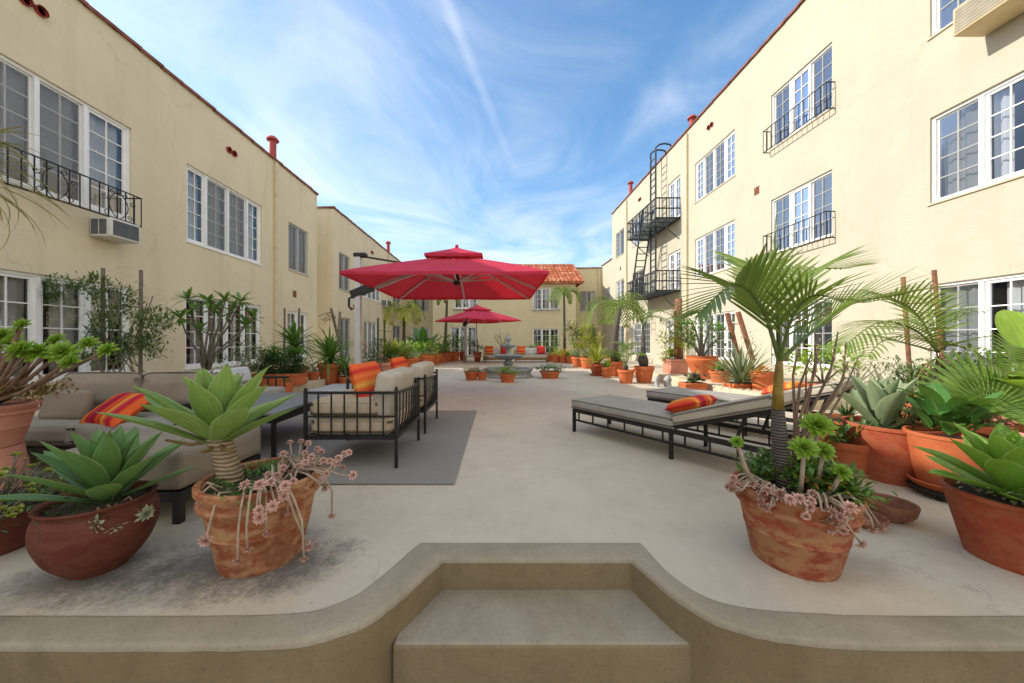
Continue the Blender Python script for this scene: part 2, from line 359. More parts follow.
def mk_rug():
    t=NT('woven_grey_rug'); c=t.N('ShaderNodeTexChecker',_Scale=80); m=t.N('ShaderNodeMapping'); m.inputs['Rotation'].default_value=(0,0,R(45)); t.L(t.obj(),m.inputs[0]); t.L(m.outputs[0],c.inputs['Vector'])
    col=t.mix(c.outputs['Fac'],(.30,.28,.25),(.17,.16,.15)); col=t.mix(t.ramp(t.noise(3,4),[(.3,(0,0,0)),(.7,(.35,)*3)]),col,(.24,.225,.205))
    return t.fin(t.bsdf(col,.95,0,t.bump(c.outputs['Fac'],.4,.004),.1))
M['rug']=mk_rug()
def mk_glass(tint,add):
    t=NT('window_glass'); l=t.N('ShaderNodeFresnel',_IOR=1.5); tp=t.N('ShaderNodeBsdfTransparent'); tp.inputs[0].default_value=(*tint,1)
    g=t.N('ShaderNodeBsdfGlossy'); g.inputs['Roughness'].default_value=.01; g.inputs[0].default_value=((.55,.6,.7,1) if add<.05 else (.85,.85,.85,1)); t.L(t.bump(t.noise(1.5,2),.05,.02),g.inputs['Normal'])
    mr=t.N('ShaderNodeMath',operation='ADD'); t.L(l.outputs[0],mr.inputs[0]); mr.inputs[1].default_value=add
    mx=t.N('ShaderNodeMixShader'); t.L(mr.outputs[0],mx.inputs[0]); t.L(tp.outputs[0],mx.inputs[1]); t.L(g.outputs[0],mx.inputs[2]); return t.fin(mx)
M['glass']=mk_glass((.93,.94,.94),.07); M['glass_r']=mk_glass((.76,.78,.80),.03)
def mk_screen(c,f):
    t=NT('insect_screen'); tp=t.N('ShaderNodeBsdfTransparent'); d=t.N('ShaderNodeBsdfDiffuse'); d.inputs[0].default_value=(*c,1)
    mx=t.N('ShaderNodeMixShader'); mx.inputs[0].default_value=f; t.L(tp.outputs[0],mx.inputs[1]); t.L(d.outputs[0],mx.inputs[2]); return t.fin(mx)
M['screen']=mk_screen((.26,.26,.25),.42); M['screen_r']=mk_screen((.07,.075,.08),.35)
def mk_curtain():
    t=NT('sheer_curtain'); d=t.bsdf((.86,.86,.85),.9); tr=t.N('ShaderNodeBsdfTranslucent'); tr.inputs[0].default_value=(.8,.8,.8,1)
    mx=t.N('ShaderNodeMixShader'); mx.inputs[0].default_value=.3; t.L(d.outputs[0],mx.inputs[1]); t.L(tr.outputs[0],mx.inputs[2]); return t.fin(mx)
M['curtain']=mk_curtain()
def mk_tile():
    t=NT('clay_roof_tile'); b=t.N('ShaderNodeTexVoronoi',_Scale=3.2); t.L(t.mapped((1.4,.9,1)),b.inputs['Vector'])
    s=t.N('ShaderNodeSeparateXYZ'); t.L(b.outputs['Color'],s.inputs[0])
    return t.fin(t.bsdf(t.ramp(s.outputs[0],[(0,(.30,.08,.035)),(.5,(.42,.12,.05)),(1,(.55,.25,.14))]),.8,0,None,.3))
M['tile']=mk_tile()
M['water']=simple('dark_water',(.05,.09,.09),.08,var=.1,bump=.2,bs=12,spec=.6)

# ------------------------------------------------------------ camera, sky, sun
cam=bpy.data.objects.new('camera',bpy.data.cameras.new('camera')); COL.objects.link(cam); sc.camera=cam
cam.location=(0,0,H); cam.rotation_euler=(R(90),0,0)
cam.data.sensor_width=36; cam.data.lens=36*F/1024; cam.data.shift_x=(512-CX)/1024; cam.data.shift_y=0
cam.data.clip_start=.02; cam.data.clip_end=2000
LD=Vector((1,-.07,-.665)).normalized()
sun=bpy.data.objects.new('sun',bpy.data.lights.new('sun','SUN')); COL.objects.link(sun)
sun.data.energy=3.5; sun.data.angle=R(.5); sun.data.color=(1,.955,.88)
sun.rotation_euler=LD.to_track_quat('-Z','Y').to_euler(); sun.location=(-20,4,20)
w=bpy.data.worlds.new('World'); sc.world=w; w.use_nodes=True; t=w.node_tree; t.nodes.clear()
def WN(typ,**k):
    n=t.nodes.new(typ)
    for a,b in k.items(): setattr(n,a,b)
    return n
def mth(op,a,b=None,c=None):
    n=WN('ShaderNodeMath',operation=op)
    for i,v in enumerate((a,b,c)):
        if v is None: continue
        if isinstance(v,(int,float)): n.inputs[i].default_value=v
        else: t.links.new(v,n.inputs[i])
    return n.outputs[0]
sky=WN('ShaderNodeTexSky',sky_type='NISHITA',sun_disc=False,sun_elevation=math.asin(-LD.z),sun_rotation=math.atan2(-LD.x,-LD.y),air_density=1.15,dust_density=.7,ozone_density=2.0)
tc=WN('ShaderNodeTexCoord'); sp=WN('ShaderNodeSeparateXYZ'); t.links.new(tc.outputs['Generated'],sp.inputs[0])
zz=mth('MAXIMUM',sp.outputs[2],.06); px=mth('DIVIDE',sp.outputs[0],zz); py=mth('DIVIDE',sp.outputs[1],zz)
cv=WN('ShaderNodeCombineXYZ'); t.links.new(px,cv.inputs[0]); t.links.new(py,cv.inputs[1])
mp=WN('ShaderNodeMapping'); mp.inputs['Rotation'].default_value=(0,0,R(-25)); mp.inputs['Scale'].default_value=(1.0,.75,1); t.links.new(cv.outputs[0],mp.inputs[0])
n1=WN('ShaderNodeTexNoise'); n1.inputs['Scale'].default_value=1.1; n1.inputs['Detail'].default_value=9; n1.inputs['Roughness'].default_value=.56; n1.inputs['Distortion'].default_value=1.1; t.links.new(mp.outputs[0],n1.inputs['Vector'])
left=WN('ShaderNodeMapRange'); left.inputs['From Min'].default_value=.55; left.inputs['From Max'].default_value=-.75; left.inputs['To Min'].default_value=-.10; left.inputs['To Max'].default_value=.10; t.links.new(sp.outputs[0],left.inputs[0])
low=WN('ShaderNodeMapRange'); low.inputs['From Min'].default_value=.75; low.inputs['From Max'].default_value=.05; low.inputs['To Min'].default_value=-.05; low.inputs['To Max'].default_value=.13; t.links.new(sp.outputs[2],low.inputs[0])
back=WN('ShaderNodeMapRange'); back.inputs['From Min'].default_value=.42; back.inputs['From Max'].default_value=-.2; back.inputs['To Max'].default_value=.26; t.links.new(sp.outputs[1],back.inputs[0])  # added cloud, out of view behind and overhead, whitens the ambient light
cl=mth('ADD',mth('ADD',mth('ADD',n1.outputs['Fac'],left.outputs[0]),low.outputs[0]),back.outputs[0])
cr=WN('ShaderNodeMapRange',interpolation_type='SMOOTHSTEP'); cr.inputs['From Min'].default_value=.28; cr.inputs['From Max'].default_value=.92; cr.inputs['To Min'].default_value=.04; cr.inputs['To Max'].default_value=.68; t.links.new(cl,cr.inputs[0])
# contrail
nd=WN('ShaderNodeTexNoise'); nd.inputs['Scale'].default_value=9; nd.inputs['Detail'].default_value=5; t.links.new(cv.outputs[0],nd.inputs['Vector'])
dx=mth('ABSOLUTE',mth('SUBTRACT',px,mth('MULTIPLY_ADD',py,.25,-.408)))
ct=WN('ShaderNodeMapRange',interpolation_type='SMOOTHSTEP'); ct.inputs['From Min'].default_value=0; ct.inputs['From Max'].default_value=.034; ct.inputs['To Min'].default_value=.17; ct.inputs['To Max'].default_value=0; t.links.new(dx,ct.inputs[0])
fade=WN('ShaderNodeMapRange'); fade.inputs['From Min'].default_value=1.3; fade.inputs['From Max'].default_value=2.1; fade.inputs['To Min'].default_value=1; fade.inputs['To Max'].default_value=0; t.links.new(py,fade.inputs[0])
c2=mth('MULTIPLY',mth('MULTIPLY',ct.outputs[0],fade.outputs[0]),mth('MULTIPLY',nd.outputs['Fac'],1.7))
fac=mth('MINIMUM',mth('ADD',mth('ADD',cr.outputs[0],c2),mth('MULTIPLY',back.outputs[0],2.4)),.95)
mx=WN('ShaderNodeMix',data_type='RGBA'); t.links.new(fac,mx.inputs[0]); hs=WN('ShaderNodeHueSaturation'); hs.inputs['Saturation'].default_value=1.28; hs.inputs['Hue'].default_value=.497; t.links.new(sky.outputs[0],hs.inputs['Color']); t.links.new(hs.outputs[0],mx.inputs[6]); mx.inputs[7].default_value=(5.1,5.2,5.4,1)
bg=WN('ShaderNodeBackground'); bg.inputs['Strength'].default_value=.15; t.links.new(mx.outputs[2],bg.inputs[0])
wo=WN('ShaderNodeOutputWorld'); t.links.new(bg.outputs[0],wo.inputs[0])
sc.view_settings.view_transform='Standard'; sc.view_settings.look='None'; sc.view_settings.exposure=.74; sc.view_settings.gamma=1; sc.view_settings.use_curve_mapping=False
sc.render.engine='CYCLES'; sc.cycles.max_bounces=8; sc.cycles.transparent_max_bounces=16

# ------------------------------------------------------------ setting: ground, terrace, steps
mb=MB(); mb.poly([(-400,-400,-.46),(400,-400,-.46),(400,400,-.46),(-400,400,-.46)]); tag(mb.build('ground',M['coping']),kind='structure')
inner=[(-9,1.315),(-3,1.315),(-1.2,1.315),(-.95,1.318),(-.80,1.325),(-.70,1.345),(-.63,1.383),(-.57,1.44),(-.52,1.53),(-.475,1.63),(-.435,1.72),(-.40,1.79),(.737,1.79),(.75,1.70),(.765,1.58),(.80,1.48),(.86,1.405),(.94,1.365),(1.06,1.34),(1.25,1.325),(1.5,1.315),(3,1.315),(9,1.315)]
outer_=[(-9,1.165),(-3,1.165),(-1.2,1.165),(-.9,1.168),(-.74,1.175),(-.64,1.195),(-.55,1.23),(-.475,1.285),(-.42,1.365),(-.37,1.45),(-.315,1.55),(-.268,1.64),(.64,1.64),(.675,1.54),(.71,1.44),(.755,1.35),(.82,1.275),(.91,1.225),(1.03,1.195),(1.2,1.175),(1.5,1.167),(3,1.165),(9,1.165)]
outer=[(x,y+.022) for x,y in outer_]
def dens(p,k=9):
    # catmull-rom smoothing, but keeps the two straight notch corners sharp
    out=[]
    seg=[p[:12],p[11:13],p[12:]]
    for si,q in enumerate(seg):
        if len(q)==2: continue
        for i in range(len(q)-1):
            p0=q[max(i-1,0)]; p1=q[i]; p2=q[i+1]; p3=q[min(i+2,len(q)-1)]
            for j in range(k):
                s=j/k; o=[]
                for a in (0,1):
                    o.append(.5*((2*p1[a])+(-p0[a]+p2[a])*s+(2*p0[a]-5*p1[a]+4*p2[a]-p3[a])*s*s+(-p0[a]+3*p1[a]-3*p2[a]+p3[a])*s**3))
                out.append(tuple(o))
        out.append(q[-1])
    return out
I2=dens(inner); O2=dens(outer)
mb=MB(); n=len(I2)
pts=[Vector((x,y,0)) for x,y in I2]
far=[Vector((x,40,0)) for x,y in I2]
mb.quadstrip([pts,[Vector((p.x,3.0,0)) for p in pts],far]); tag(mb.build('terrace_floor',M['concrete']),kind='structure')
mb=MB(); rows=[]
def off(a,b,s): return (a[0]+(b[0]-a[0])*s,a[1]+(b[1]-a[1])*s)
rr=[(0,-.01),(0,.005),(.06,.007),(.5,.007),(.86,.006),(.95,.003),(.99,-.004),(1.0,-.018)]
for s,z in rr: rows.append([Vector((*off(I2[i],O2[i],s),z+.002*noise.noise(Vector((I2[i][0]*9,I2[i][1]*9,s*3)))+(.004*noise.noise(Vector((I2[i][0]*31,I2[i][1]*31,0))) if s>.8 else 0))) for i in range(n)])
tag(mb.quadstrip(rows) or mb.build('coping',M['coping'],smooth=2),kind='structure')
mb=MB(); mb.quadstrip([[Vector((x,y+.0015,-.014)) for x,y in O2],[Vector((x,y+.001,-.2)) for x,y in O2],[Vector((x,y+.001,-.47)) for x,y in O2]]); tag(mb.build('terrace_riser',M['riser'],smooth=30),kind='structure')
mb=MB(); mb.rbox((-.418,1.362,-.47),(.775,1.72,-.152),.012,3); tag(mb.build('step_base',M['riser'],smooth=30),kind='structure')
mb=MB(); mb.rbox((-.414,1.368,-.17),(.771,1.72,-.147),.010,3); tag(mb.build('step_tread',M['tread'],smooth=30),kind='structure')
mb=MB(); mb.rbox((-9,-1.5,-.6),(9,1.2,-.44),.01); tag(mb.build('lower_path',M['coping']),kind='structure')
# raised ledges along the walls
mb=MB(); mb.rbox((-6.85,2.5,-.1),(-4.0,8.0,.18),.02); tag(mb.build('wall_ledge',M['ledge'],smooth=30),kind='structure')
mb=MB(); mb.rbox((4.2,5.3,-.1),(7.5,9.4,.2),.02); tag(mb.build('wall_ledge',M['ledge'],smooth=30),kind='structure')
mb=MB(); mb.rbox((6.9,2.0,-.1),(7.5,5.25,.06),.02); tag(mb.build('wall_ledge',M['ledge'],smooth=30),kind='structure')

# ------------------------------------------------------------ buildings
def wallM(o,u,w):   # local (u, v, w) -> world
    u=Vector(u); w=Vector(w); v=Vector((0,0,1)); m=Matrix.Identity(4)
    for i in range(3): m[i][0]=u[i]; m[i][1]=v[i]; m[i][2]=w[i]; m[i][3]=o[i]
    return m
def window(parent,off_,Mw,u0,u1,v0,v1,lights,ny=4,style='w',curt=True,sill=True,dep=.09,shade=False):
    """lights: list of (fraction, kind) kind 'c' white casement, 's' screened fixed, 'p' plain"""
    sunny=(parent is not None and parent in (b4,b5)); fm=MB(); gl=MB(); scn=[]; cu=MB()
    fr=.045; z0,z1=-dep,-dep+.05
    def b(a,c,m=fm): m.box(a,c,Mw)
    b((u0,v0,z0-.02),(u0+fr,v1,z1)); b((u1-fr,v0,z0-.02),(u1,v1,z1)); b((u0+fr,v1-fr,z0-.02),(u1-fr,v1,z1)); b((u0+fr,v0,z0-.02),(u1-fr,v0+fr,z1))
    tot=sum(l[0] for l in lights); W=(u1-u0-2*fr); cu_=u0+fr
    for i,(fr_,k) in enumerate(lights):
        a=cu_; e=cu_+W*fr_/tot; cu_=e
        if i<len(lights)-1: b((e-.03,v0+fr,z0-.015),(e+.03,v1-fr,z1+.012))
        a+= .03 if i else 0; e-= .03 if i<len(lights)-1 else 0
        sash=.045 if k=='c' else .03; zf=z0+(.03 if k=='c' else .012)
        t0,t1=v0+fr,v1-fr
        b((a,t0,z0),(a+sash,t1,zf)); b((e-sash,t0,z0),(e,t1,zf)); b((a+sash,t1-sash,z0),(e-sash,t1,zf)); b((a+sash,t0,z0),(e-sash,t0+sash,zf))
        nx=2 if (e-a)<.85 else 4
        for j in range(1,nx):
            x=a+sash+(e-a-2*sash)*j/nx; b((x-.009,t0+sash,z0+.004),(x+.009,t1-sash,z0+.022))
        for j in range(1,ny):
            y=t0+sash+(t1-t0-2*sash)*j/ny; b((a+sash,y-.009,z0+.006),(e-sash,y+.009,z0+.020))
        gl.poly([Mw@Vector(q) for q in ((a+sash,t0+sash,z0+.002),(e-sash,t0+sash,z0+.002),(e-sash,t1-sash,z0+.002),(a+sash,t1-sash,z0+.002))])
        if k=='s': scn.append(MB()); scn[-1].poly([Mw@Vector(q) for q in ((a+sash,t0+sash,z0+.026),(e-sash,t0+sash,z0+.026),(e-sash,t1-sash,z0+.026),(a+sash,t1-sash,z0+.026))])
        if curt:
            cw=(e-a)*(1 if k=='s' else rnd.uniform(.35,.8)); a0=a if rnd.random()<.5 else e-cw
            if curt==2: a0=a; cw=e-a
            nn=max(8,int(cw/.035)); r0=[];r1=[]
            ph=rnd.random()*9
            for j in range(nn+1):
                s=j/nn; zc=z0-.10+.022*math.sin(j*1.35+ph)+.01*math.sin(j*.5)
                r0.append(Mw@Vector((a0+cw*s,v1-.02,zc))); r1.append(Mw@Vector((a0+cw*(s*.94+.03),v0+.02+.02*math.sin(j*.4),zc-.01)))
            cu.quadstrip([r0,r1])
    f=fm.build('window',M['white'] if style=='w' else M['greyframe'],parent,off=off_)
    gl.build('pane',M['glass_r'] if sunny else M['glass'],f,off=off_)
    for q in scn: q.build('insect_screen',M['screen_r'] if sunny else M['screen'],f,off=off_)
    if cu.v: cu.build('curtain',M['curtain'],f,smooth=2,off=off_)
    if sill:
        sl=MB(); sl.box((u0-.03,v0-.03,-dep),(u1+.03,v0-.001,.025),Mw); sl.build('sill',M['ledge'] if sunny or style!='w' else M['white'],f,off=off_)
    return f
def facade(parent,off_,Mw,L0,L1,Hh,holes,mat,dep=.14,name='wall'):
    us=sorted({L0,L1,*[h[0] for h in holes],*[h[1] for h in holes]}); vs=sorted({-.3,Hh,*[h[2] for h in holes],*[h[3] for h in holes]})
    m=MB()
    for i in range(len(us)-1):
        for j in range(len(vs)-1):
            cu,cv_=(us[i]+us[i+1])/2,(vs[j]+vs[j+1])/2
            if any(h[0]<cu<h[1] and h[2]<cv_<h[3] for h in holes): continue
            m.poly([Mw@Vector(q) for q in ((us[i],vs[j],0),(us[i+1],vs[j],0),(us[i+1],vs[j+1],0),(us[i],vs[j+1],0))])
    for h in holes:
        a,b_,c,d=h[:4]
        for q in (((a,c,0),(a,d,0),(a,d,-dep),(a,c,-dep)),((b_,c,0),(b_,c,-dep),(b_,d,-dep),(b_,d,0)),((a,d,0),(b_,d,0),(b_,d,-dep),(a,d,-dep)),((a,c,0),(a,c,-dep),(b_,c,-dep),(b_,c,0))):
            m.poly([Mw@Vector(x) for x in q])
    m.build(name,mat,parent,off=off_)
    m=MB(); m.poly([Mw@Vector(x) for x in ((L0+.05,-.2,-.9),(L1-.05,-.2,-.9),(L1-.05,Hh-.1,-.9),(L0+.05,Hh-.1,-.9))]); m.build('unlit_room_panel',M['dark'],parent,off=off_)  # near-black sheet paints the shade of unlit rooms behind the glass
def shell(parent,off_,x0,x1,y0,y1,z,mat,skip):
    """plain walls and the flat roof; skip = set of sides that have a facade: 'x0','x1','y0','y1'"""
    m=MB()
    if 'x0' not in skip: m.poly([(x0,y0,-.3),(x0,y0,z),(x0,y1,z),(x0,y1,-.3)])
    if 'x1' not in skip: m.poly([(x1,y0,-.3),(x1,y1,-.3),(x1,y1,z),(x1,y0,z)])
    if 'y0' not in skip: m.poly([(x0,y0,-.3),(x1,y0,-.3),(x1,y0,z),(x0,y0,z)])
    if 'y1' not in skip: m.poly([(x0,y1,-.3),(x0,y1,z),(x1,y1,z),(x1,y1,-.3)])
    m.build('wall',mat,parent,off=off_)
    m=MB(); m.poly([(x0,y0,z-.25),(x1,y0,z-.25),(x1,y1,z-.25),(x0,y1,z-.25)]); m.build('roof',M['coping'],parent,off=off_)
def capline(parent,off_,p,q,out,name='parapet_cap'):
    m=MB(); p=Vector(p); q=Vector(q); d=(q-p); L=d.length; d.normalize(); n=int(L/.42); o=Vector(out)
    for i in range(n):
        a=p+d*(L*i/n); b=p+d*(L*(i+1)/n+.03); z=Vector((0,0,rnd.uniform(-.008,.012)))
        c=(a+b)/2; 
        vs=[]
        for e,s in ((a,0),(b,.012)):
            vs.append([e+z+o*.05+Vector((0,0,-.03+s)),e+z+o*.055+Vector((0,0,.03+s)),e+z-o*.05+Vector((0,0,.07+s)),e+z-o*.2+Vector((0,0,.03+s)),e+z-o*.2+Vector((0,0,-.04+s))])
        m.quadstrip(vs); m.poly(vs[0]); m.poly(list(reversed(vs[1])))
    m.build(name,M['cap'],parent,off=off_)
def chimney(parent,off_,x,y,z,h=.75,r=.12):
    r*=.78; h*=1.15
    m=MB(); m.tube([(x,y,z-.1),(x,y,z+h*.72)],r,12); m.build('chimney_pipe',M['redpaint'],parent,smooth=30,off=off_)
    m=MB(); m.lathe([(r*1.02,0),(r*1.7,0.02),(r*1.75,.05),(r*1.1,.13),(.001,.19)],12,(x,y,z+h*.72)); m.build('chimney_cap',M['redpaint'],parent,smooth=30,off=off_)
def clayvent(parent,off_,Mw,u,v,k=2):
    m=MB()
    for i in range(k):
        c=[Mw@Vector((u+.17*i,v,z)) for z in (-.05,.05)]
        m.tube(c,.075,14,cap=False); m.tube(list(reversed([c[0],c[1]])),.058,14,cap=False)
        m.tube([Mw@Vector((u+.17*i,v,-.02)),Mw@Vector((u+.17*i,v,.0))],.058,14)
    m.build('clay_vent',M['redpaint'],parent,smooth=30,off=off_)
def wallvent(parent,off_,Mw,u,v):
    m=MB(); 
    for i in range(5): m.box((u,v+i*.04,.002),(u+.16,v+i*.04+.018,.02),Mw)
    m.box((u-.015,v-.02,-.01),(u+.175,v+.2,.008),Mw); m.build('wall_vent',M['stake'],parent,off=off_)
def pipe(parent,off_,Mw,u,z0,z1,wd=.09):
    m=MB(); m.box((u-wd/2,z0,.01),(u+wd/2,z1,.08),Mw)
    zz_=z0+.6
    while zz_<z1: m.box((u-wd/2-.015,zz_,.003),(u+wd/2+.015,zz_+.04,.09),Mw); zz_+=1.6
    m.build('downspout',M['spout'],parent,off=off_)

CS=[(1,'c'),(1.15,'s'),(1.15,'s'),(1,'c')]
b4=b5=None
# left near building
XL=-6.8; ZL=6.58
loc=Vector((XL,3,0)); b1=thing('apartment_building','two storey cream stucco building at left with pale curtained windows and a scrolled balcony rail','building',loc)
ML=wallM((XL,0,0),(0,1,0),(1,0,0))
wl=[(3.85,6.4,3.28,5.0),(7.54,9.93,3.25,4.95),(11.2,12.35,3.4,4.95),(3.85,6.4,.46,2.05),(7.5,9.9,.46,2.08),(11.15,12.3,.5,2.06)]
facade(b1,loc,ML,-2.5,12.96,ZL,wl,M['stucco_l'])
shell(b1,loc,-10.6,XL,-2.5,12.96,ZL,M['stucco_l'],{'x1'})
window(b1,loc,ML,*wl[0],[(1,'s'),(1,'s'),(1,'s'),(1.05,'c')],ny=5,curt=2)
window(b1,loc,ML,*wl[1],[(.85,'c'),(1.15,'s'),(1.15,'s'),(.85,'c')],ny=5,curt=2)
window(b1,loc,ML,*wl[2],[(1,'s'),(1,'s')],ny=3,style='g',curt=2)
window(b1,loc,ML,*wl[3],[(1,'c'),(1,'c'),(1,'c'),(1,'c')],ny=4,curt=True)
window(b1,loc,ML,*wl[4],[(1,'c'),(1,'p'),(1,'p'),(1,'c')],ny=4,curt=True)
window(b1,loc,ML,*wl[5],[(1,'c'),(1,'c')],ny=4,curt=True)
capline(b1,loc,(XL,-2.5,ZL),(XL,12.96,ZL),(1,0,0)); capline(b1,loc,(XL,12.96,ZL),(-10.6,12.96,ZL),(0,1,0))
pipe(b1,loc,ML,10.5,.1,6.5); chimney(b1,loc,XL-.22,10.75,ZL,.85,.13)
clayvent(b1,loc,ML,8.7,5.88); clayvent(b1,loc,ML,4.95,5.95); wallvent(b1,loc,ML,11.45,2.55)
def scroll(c,r,a0,turns,flip,M_,m,rad=.006):
    pts=[]; 
    for i in range(22):
        s=i/21; a=a0+flip*turns*2*PI*s; q=r*(1-s*.85); pts.append(M_@(Vector(c)+Vector((math.cos(a)*q,math.sin(a)*q,0))))
    m.tube(pts,rad,5)
def balcony(parent,off_,Mw,u0,u1,v0,v1,outw,mat,fancy=False,step=.13):
    m=MB(); r=.018
    for v in (v0,v1): m.box((u0,v,outw-r),(u1,v+r,outw),Mw); m.box((u0,v,0),(u0+r,v+r,outw),Mw); m.box((u1-r,v,0),(u1,v+r,outw),Mw)
    n=int((u1-u0)/step)
    for i in range(n+1):
        u=u0+(u1-u0-r*.7)*i/n; m.box((u,v0,outw-r*.8),(u+r*.7,v1,outw-.003),Mw)
    for v in (u0,u1-r):
        m.box((v,v0,outw*.5),(v+r*.7,v1,outw*.5+r*.7),Mw)
    if fancy:
        for c in (u0+.45,u0+1.3,u0+2.15):
            hh=v1-v0; vm=(v0+v1)/2
            for s in (-1,1):
                pts=[]
                for i in range(20):
                    q=i/19; pts.append(Mw@Vector((c+s*(.02+.13*math.sin(q*PI)**.8),v0+.03+q*(hh-.08),outw-.009)))
                m.tube(pts,.007,5)
                scroll((c+s*.09,v1-.07,outw-.009),.05,PI/2,1.1,-s,Mw,m); scroll((c+s*.17,v0+.09,outw-.009),.055,-PI/2,1.1,s,Mw,m)
                scroll((c+s*.22,vm+.08,outw-.009),.05,0,1.1,s,Mw,m)
    return m.build('balcony_railing',mat,parent,off=off_)
balcony(b1,loc,ML,3.8,6.33,3.14,3.66,.27,M['iron'],True)
def ac_unit(name,label,Mw,u0,u1,v0,v1,outw,mat,tray=None):
    o=Mw@Vector(((u0+u1)/2,v0,0)); e=thing(name,label,'air conditioner',o)
    m=MB(); m.rbox((u0,v0,.02),(u1,v1,outw),.02,2,Mw); m.build('casing',mat,e,smooth=30,off=o)
    m=MB(); g=.035
    for i in range(7):
        v=v0+g+(v1-v0-2*g)*i/7; m.box((u0+g,v,outw-.005),(u1-g,v+(v1-v0-2*g)/7*.55,outw+.006),Mw)
    m.box((u0+g,v0+g,outw-.01),(u1-g,v1-g,outw+.002),Mw)
    m.build('front_grille',M['grille'] if mat is M['acbox'] else M['grille_tan'],e,off=o)
    m=MB()
    for k in (0,1): 
        a=.05+k*(outw-.1)/2; m.box((u0-.003,v0+g,a),(u0+.01,v1-g,a+(outw-.1)/2-.02),Mw)
    m.build('side_grille',M['grille'] if mat is M['acbox'] else M['grille_tan'],e,off=o)
    return e
ac_unit('air_conditioner','white boxy air conditioner hanging below the scrolled balcony rail at left',ML,5.72,6.2,2.8,3.12,.38,M['acbox'])

# left far building
loc=Vector((XL,14.26,0)); b2=thing('apartment_building','far two storey cream building at left beyond a narrow gap, with a red chimney pipe','building',loc)
wl=[(14.75,15.85,3.3,4.9),(17.4,20.0,3.3,4.9),(22.3,24.1,3.3,4.9),(14.8,15.9,.3,2.1),(17.5,19.4,.1,2.1),(22.3,24.1,.3,2.1)]
facade(b2,loc,ML,14.26,26.5,ZL,wl,M['stucco_l'])
shell(b2,loc,-10.6,XL,14.26,26.5,ZL,M['stucco_l'],{'x1'})
window(b2,loc,ML,*wl[0],[(1,'s'),(1,'s')],ny=3,style='g',curt=2); window(b2,loc,ML,*wl[1],[(1,'c'),(1,'s'),(1,'s'),(1,'c')],ny=4); window(b2,loc,ML,*wl[2],[(1,'p'),(1,'p')],style='g',curt=True)
window(b2,loc,ML,*wl[3],[(1,'s'),(1,'s')],style='g',curt=False); window(b2,loc,ML,*wl[4],[(1,'c'),(1,'p'),(1,'c')]); window(b2,loc,ML,*wl[5],[(1,'p'),(1,'p')],style='g')
capline(b2,loc,(XL,14.26,ZL),(XL,26.5,ZL),(1,0,0)); capline(b2,loc,(-10.6,14.26,ZL),(XL,14.26,ZL),(0,-1,0))
chimney(b2,loc,XL-.2,22,ZL,.85,.13); clayvent(b2,loc,ML,18.5,5.85); wallvent(b2,loc,ML,16.2,2.6); pipe(b2,loc,ML,21.3,.1,6.5)
ac_unit('air_conditioner','tiny white air conditioner high on the far left building wall, beyond the parasol pole',ML,20.1,20.9,3.1,3.5,.35,M['acbox'])

# back building with tiled roof
YB=22.5; YR=24.7
loc=Vector((0,YB,0)); b3=thing('apartment_building','tan two storey building across the far end with an orange clay tiled roof','building',loc)
MBk=wallM((0,YB,0),(1,0,0),(0,-1,0)); MBr=wallM((0,YR,0),(1,0,0),(0,-1,0))
wb=[(-2.85,-1.35,3.2,4.5),(2.28,3.98,3.12,4.52),(-3.1,-1.4,.08,2.0),(2.28,3.98,.25,1.9)]
facade(b3,loc,MBk,-4.25,5.07,5.0,wb,M['stucco_b'])
for i,h_ in enumerate(wb): window(b3,loc,MBk,*h_,[(1,'p'),(1,'c'),(1,'p')] ,ny=4,style='w',curt=(i!=3))
wr=[(-6.1,-4.95,3.2,4.6),(-6.2,-4.9,.1,2.0)]
facade(b3,loc,MBr,XL,-4.25,6.3,wr,M['stucco_b']); window(b3,loc,MBr,*wr[0],[(1,'p'),(1,'p')],style='g'); window(b3,loc,MBr,*wr[1],[(1,'c'),(1,'c')],curt=2)
wr=[(5.84,6.95,3.2,4.65)]
facade(b3,loc,MBr,5.07,7.45,6.3,wr,M['stucco_b']); window(b3,loc,MBr,*wr[0],[(1,'s'),(1,'p')],style='g')
m=MB()
for x,s in ((-4.25,1),(5.07,-1)): m.poly([(x,YB,-.3),(x,YR,-.3),(x,YR,6.3),(x,YB,5.0)])
m.poly([(-8,30,-.3),(9,30,-.3),(9,30,6.3),(-8,30,6.3)]); m.build('wall',M['stucco_b'],b3,off=loc)
m=MB(); m.poly([(-8,YR,6.05),(9,YR,6.05),(9,30,6.05),(-8,30,6.05)]); m.build('roof',M['coping'],b3,off=loc)
capline(b3,loc,(5.3,YR,6.3),(7.45,YR,6.3),(0,-1,0)); capline(b3,loc,(XL,YR,6.3),(-4.3,YR,6.3),(0,-1,0))
m=MB(); rows=[]; nx=int((5.55+4.75)/.055); NC=9
for c in range(NC):
    for e in (0,1):
        s=(c+e*.999)/NC; y=YB-.38+s*3.1; z=4.86+s*1.72+(.055 if e==0 else .0)
        rows.append([Vector((-4.75+.055*i,y,z+.062*abs(math.sin((.055*i)/.26*PI))**.7)) for i in range(nx+1)])
m.quadstrip(rows)
rb=[rows[0],[v+Vector((0,.03,-.1)) for v in rows[0]]]; m.quadstrip(rb)
m.box((-4.7,YB-.34,4.80),(5.5,YB+.05,4.87)); m.poly([(5.5,YB-.3,4.84),(5.5,YB+2.7,4.84),(5.5,YB+2.7,6.5)]); m.poly([(-4.7,YB-.3,4.84),(-4.7,YB+2.7,4.84),(-4.7,YB+2.7,6.5)])
m.tube([(-4.75,YB+2.72,6.62),(5.55,YB+2.72,6.62)],.09,8)
m.build('tiled_roof',M['tile'],b3,off=loc)
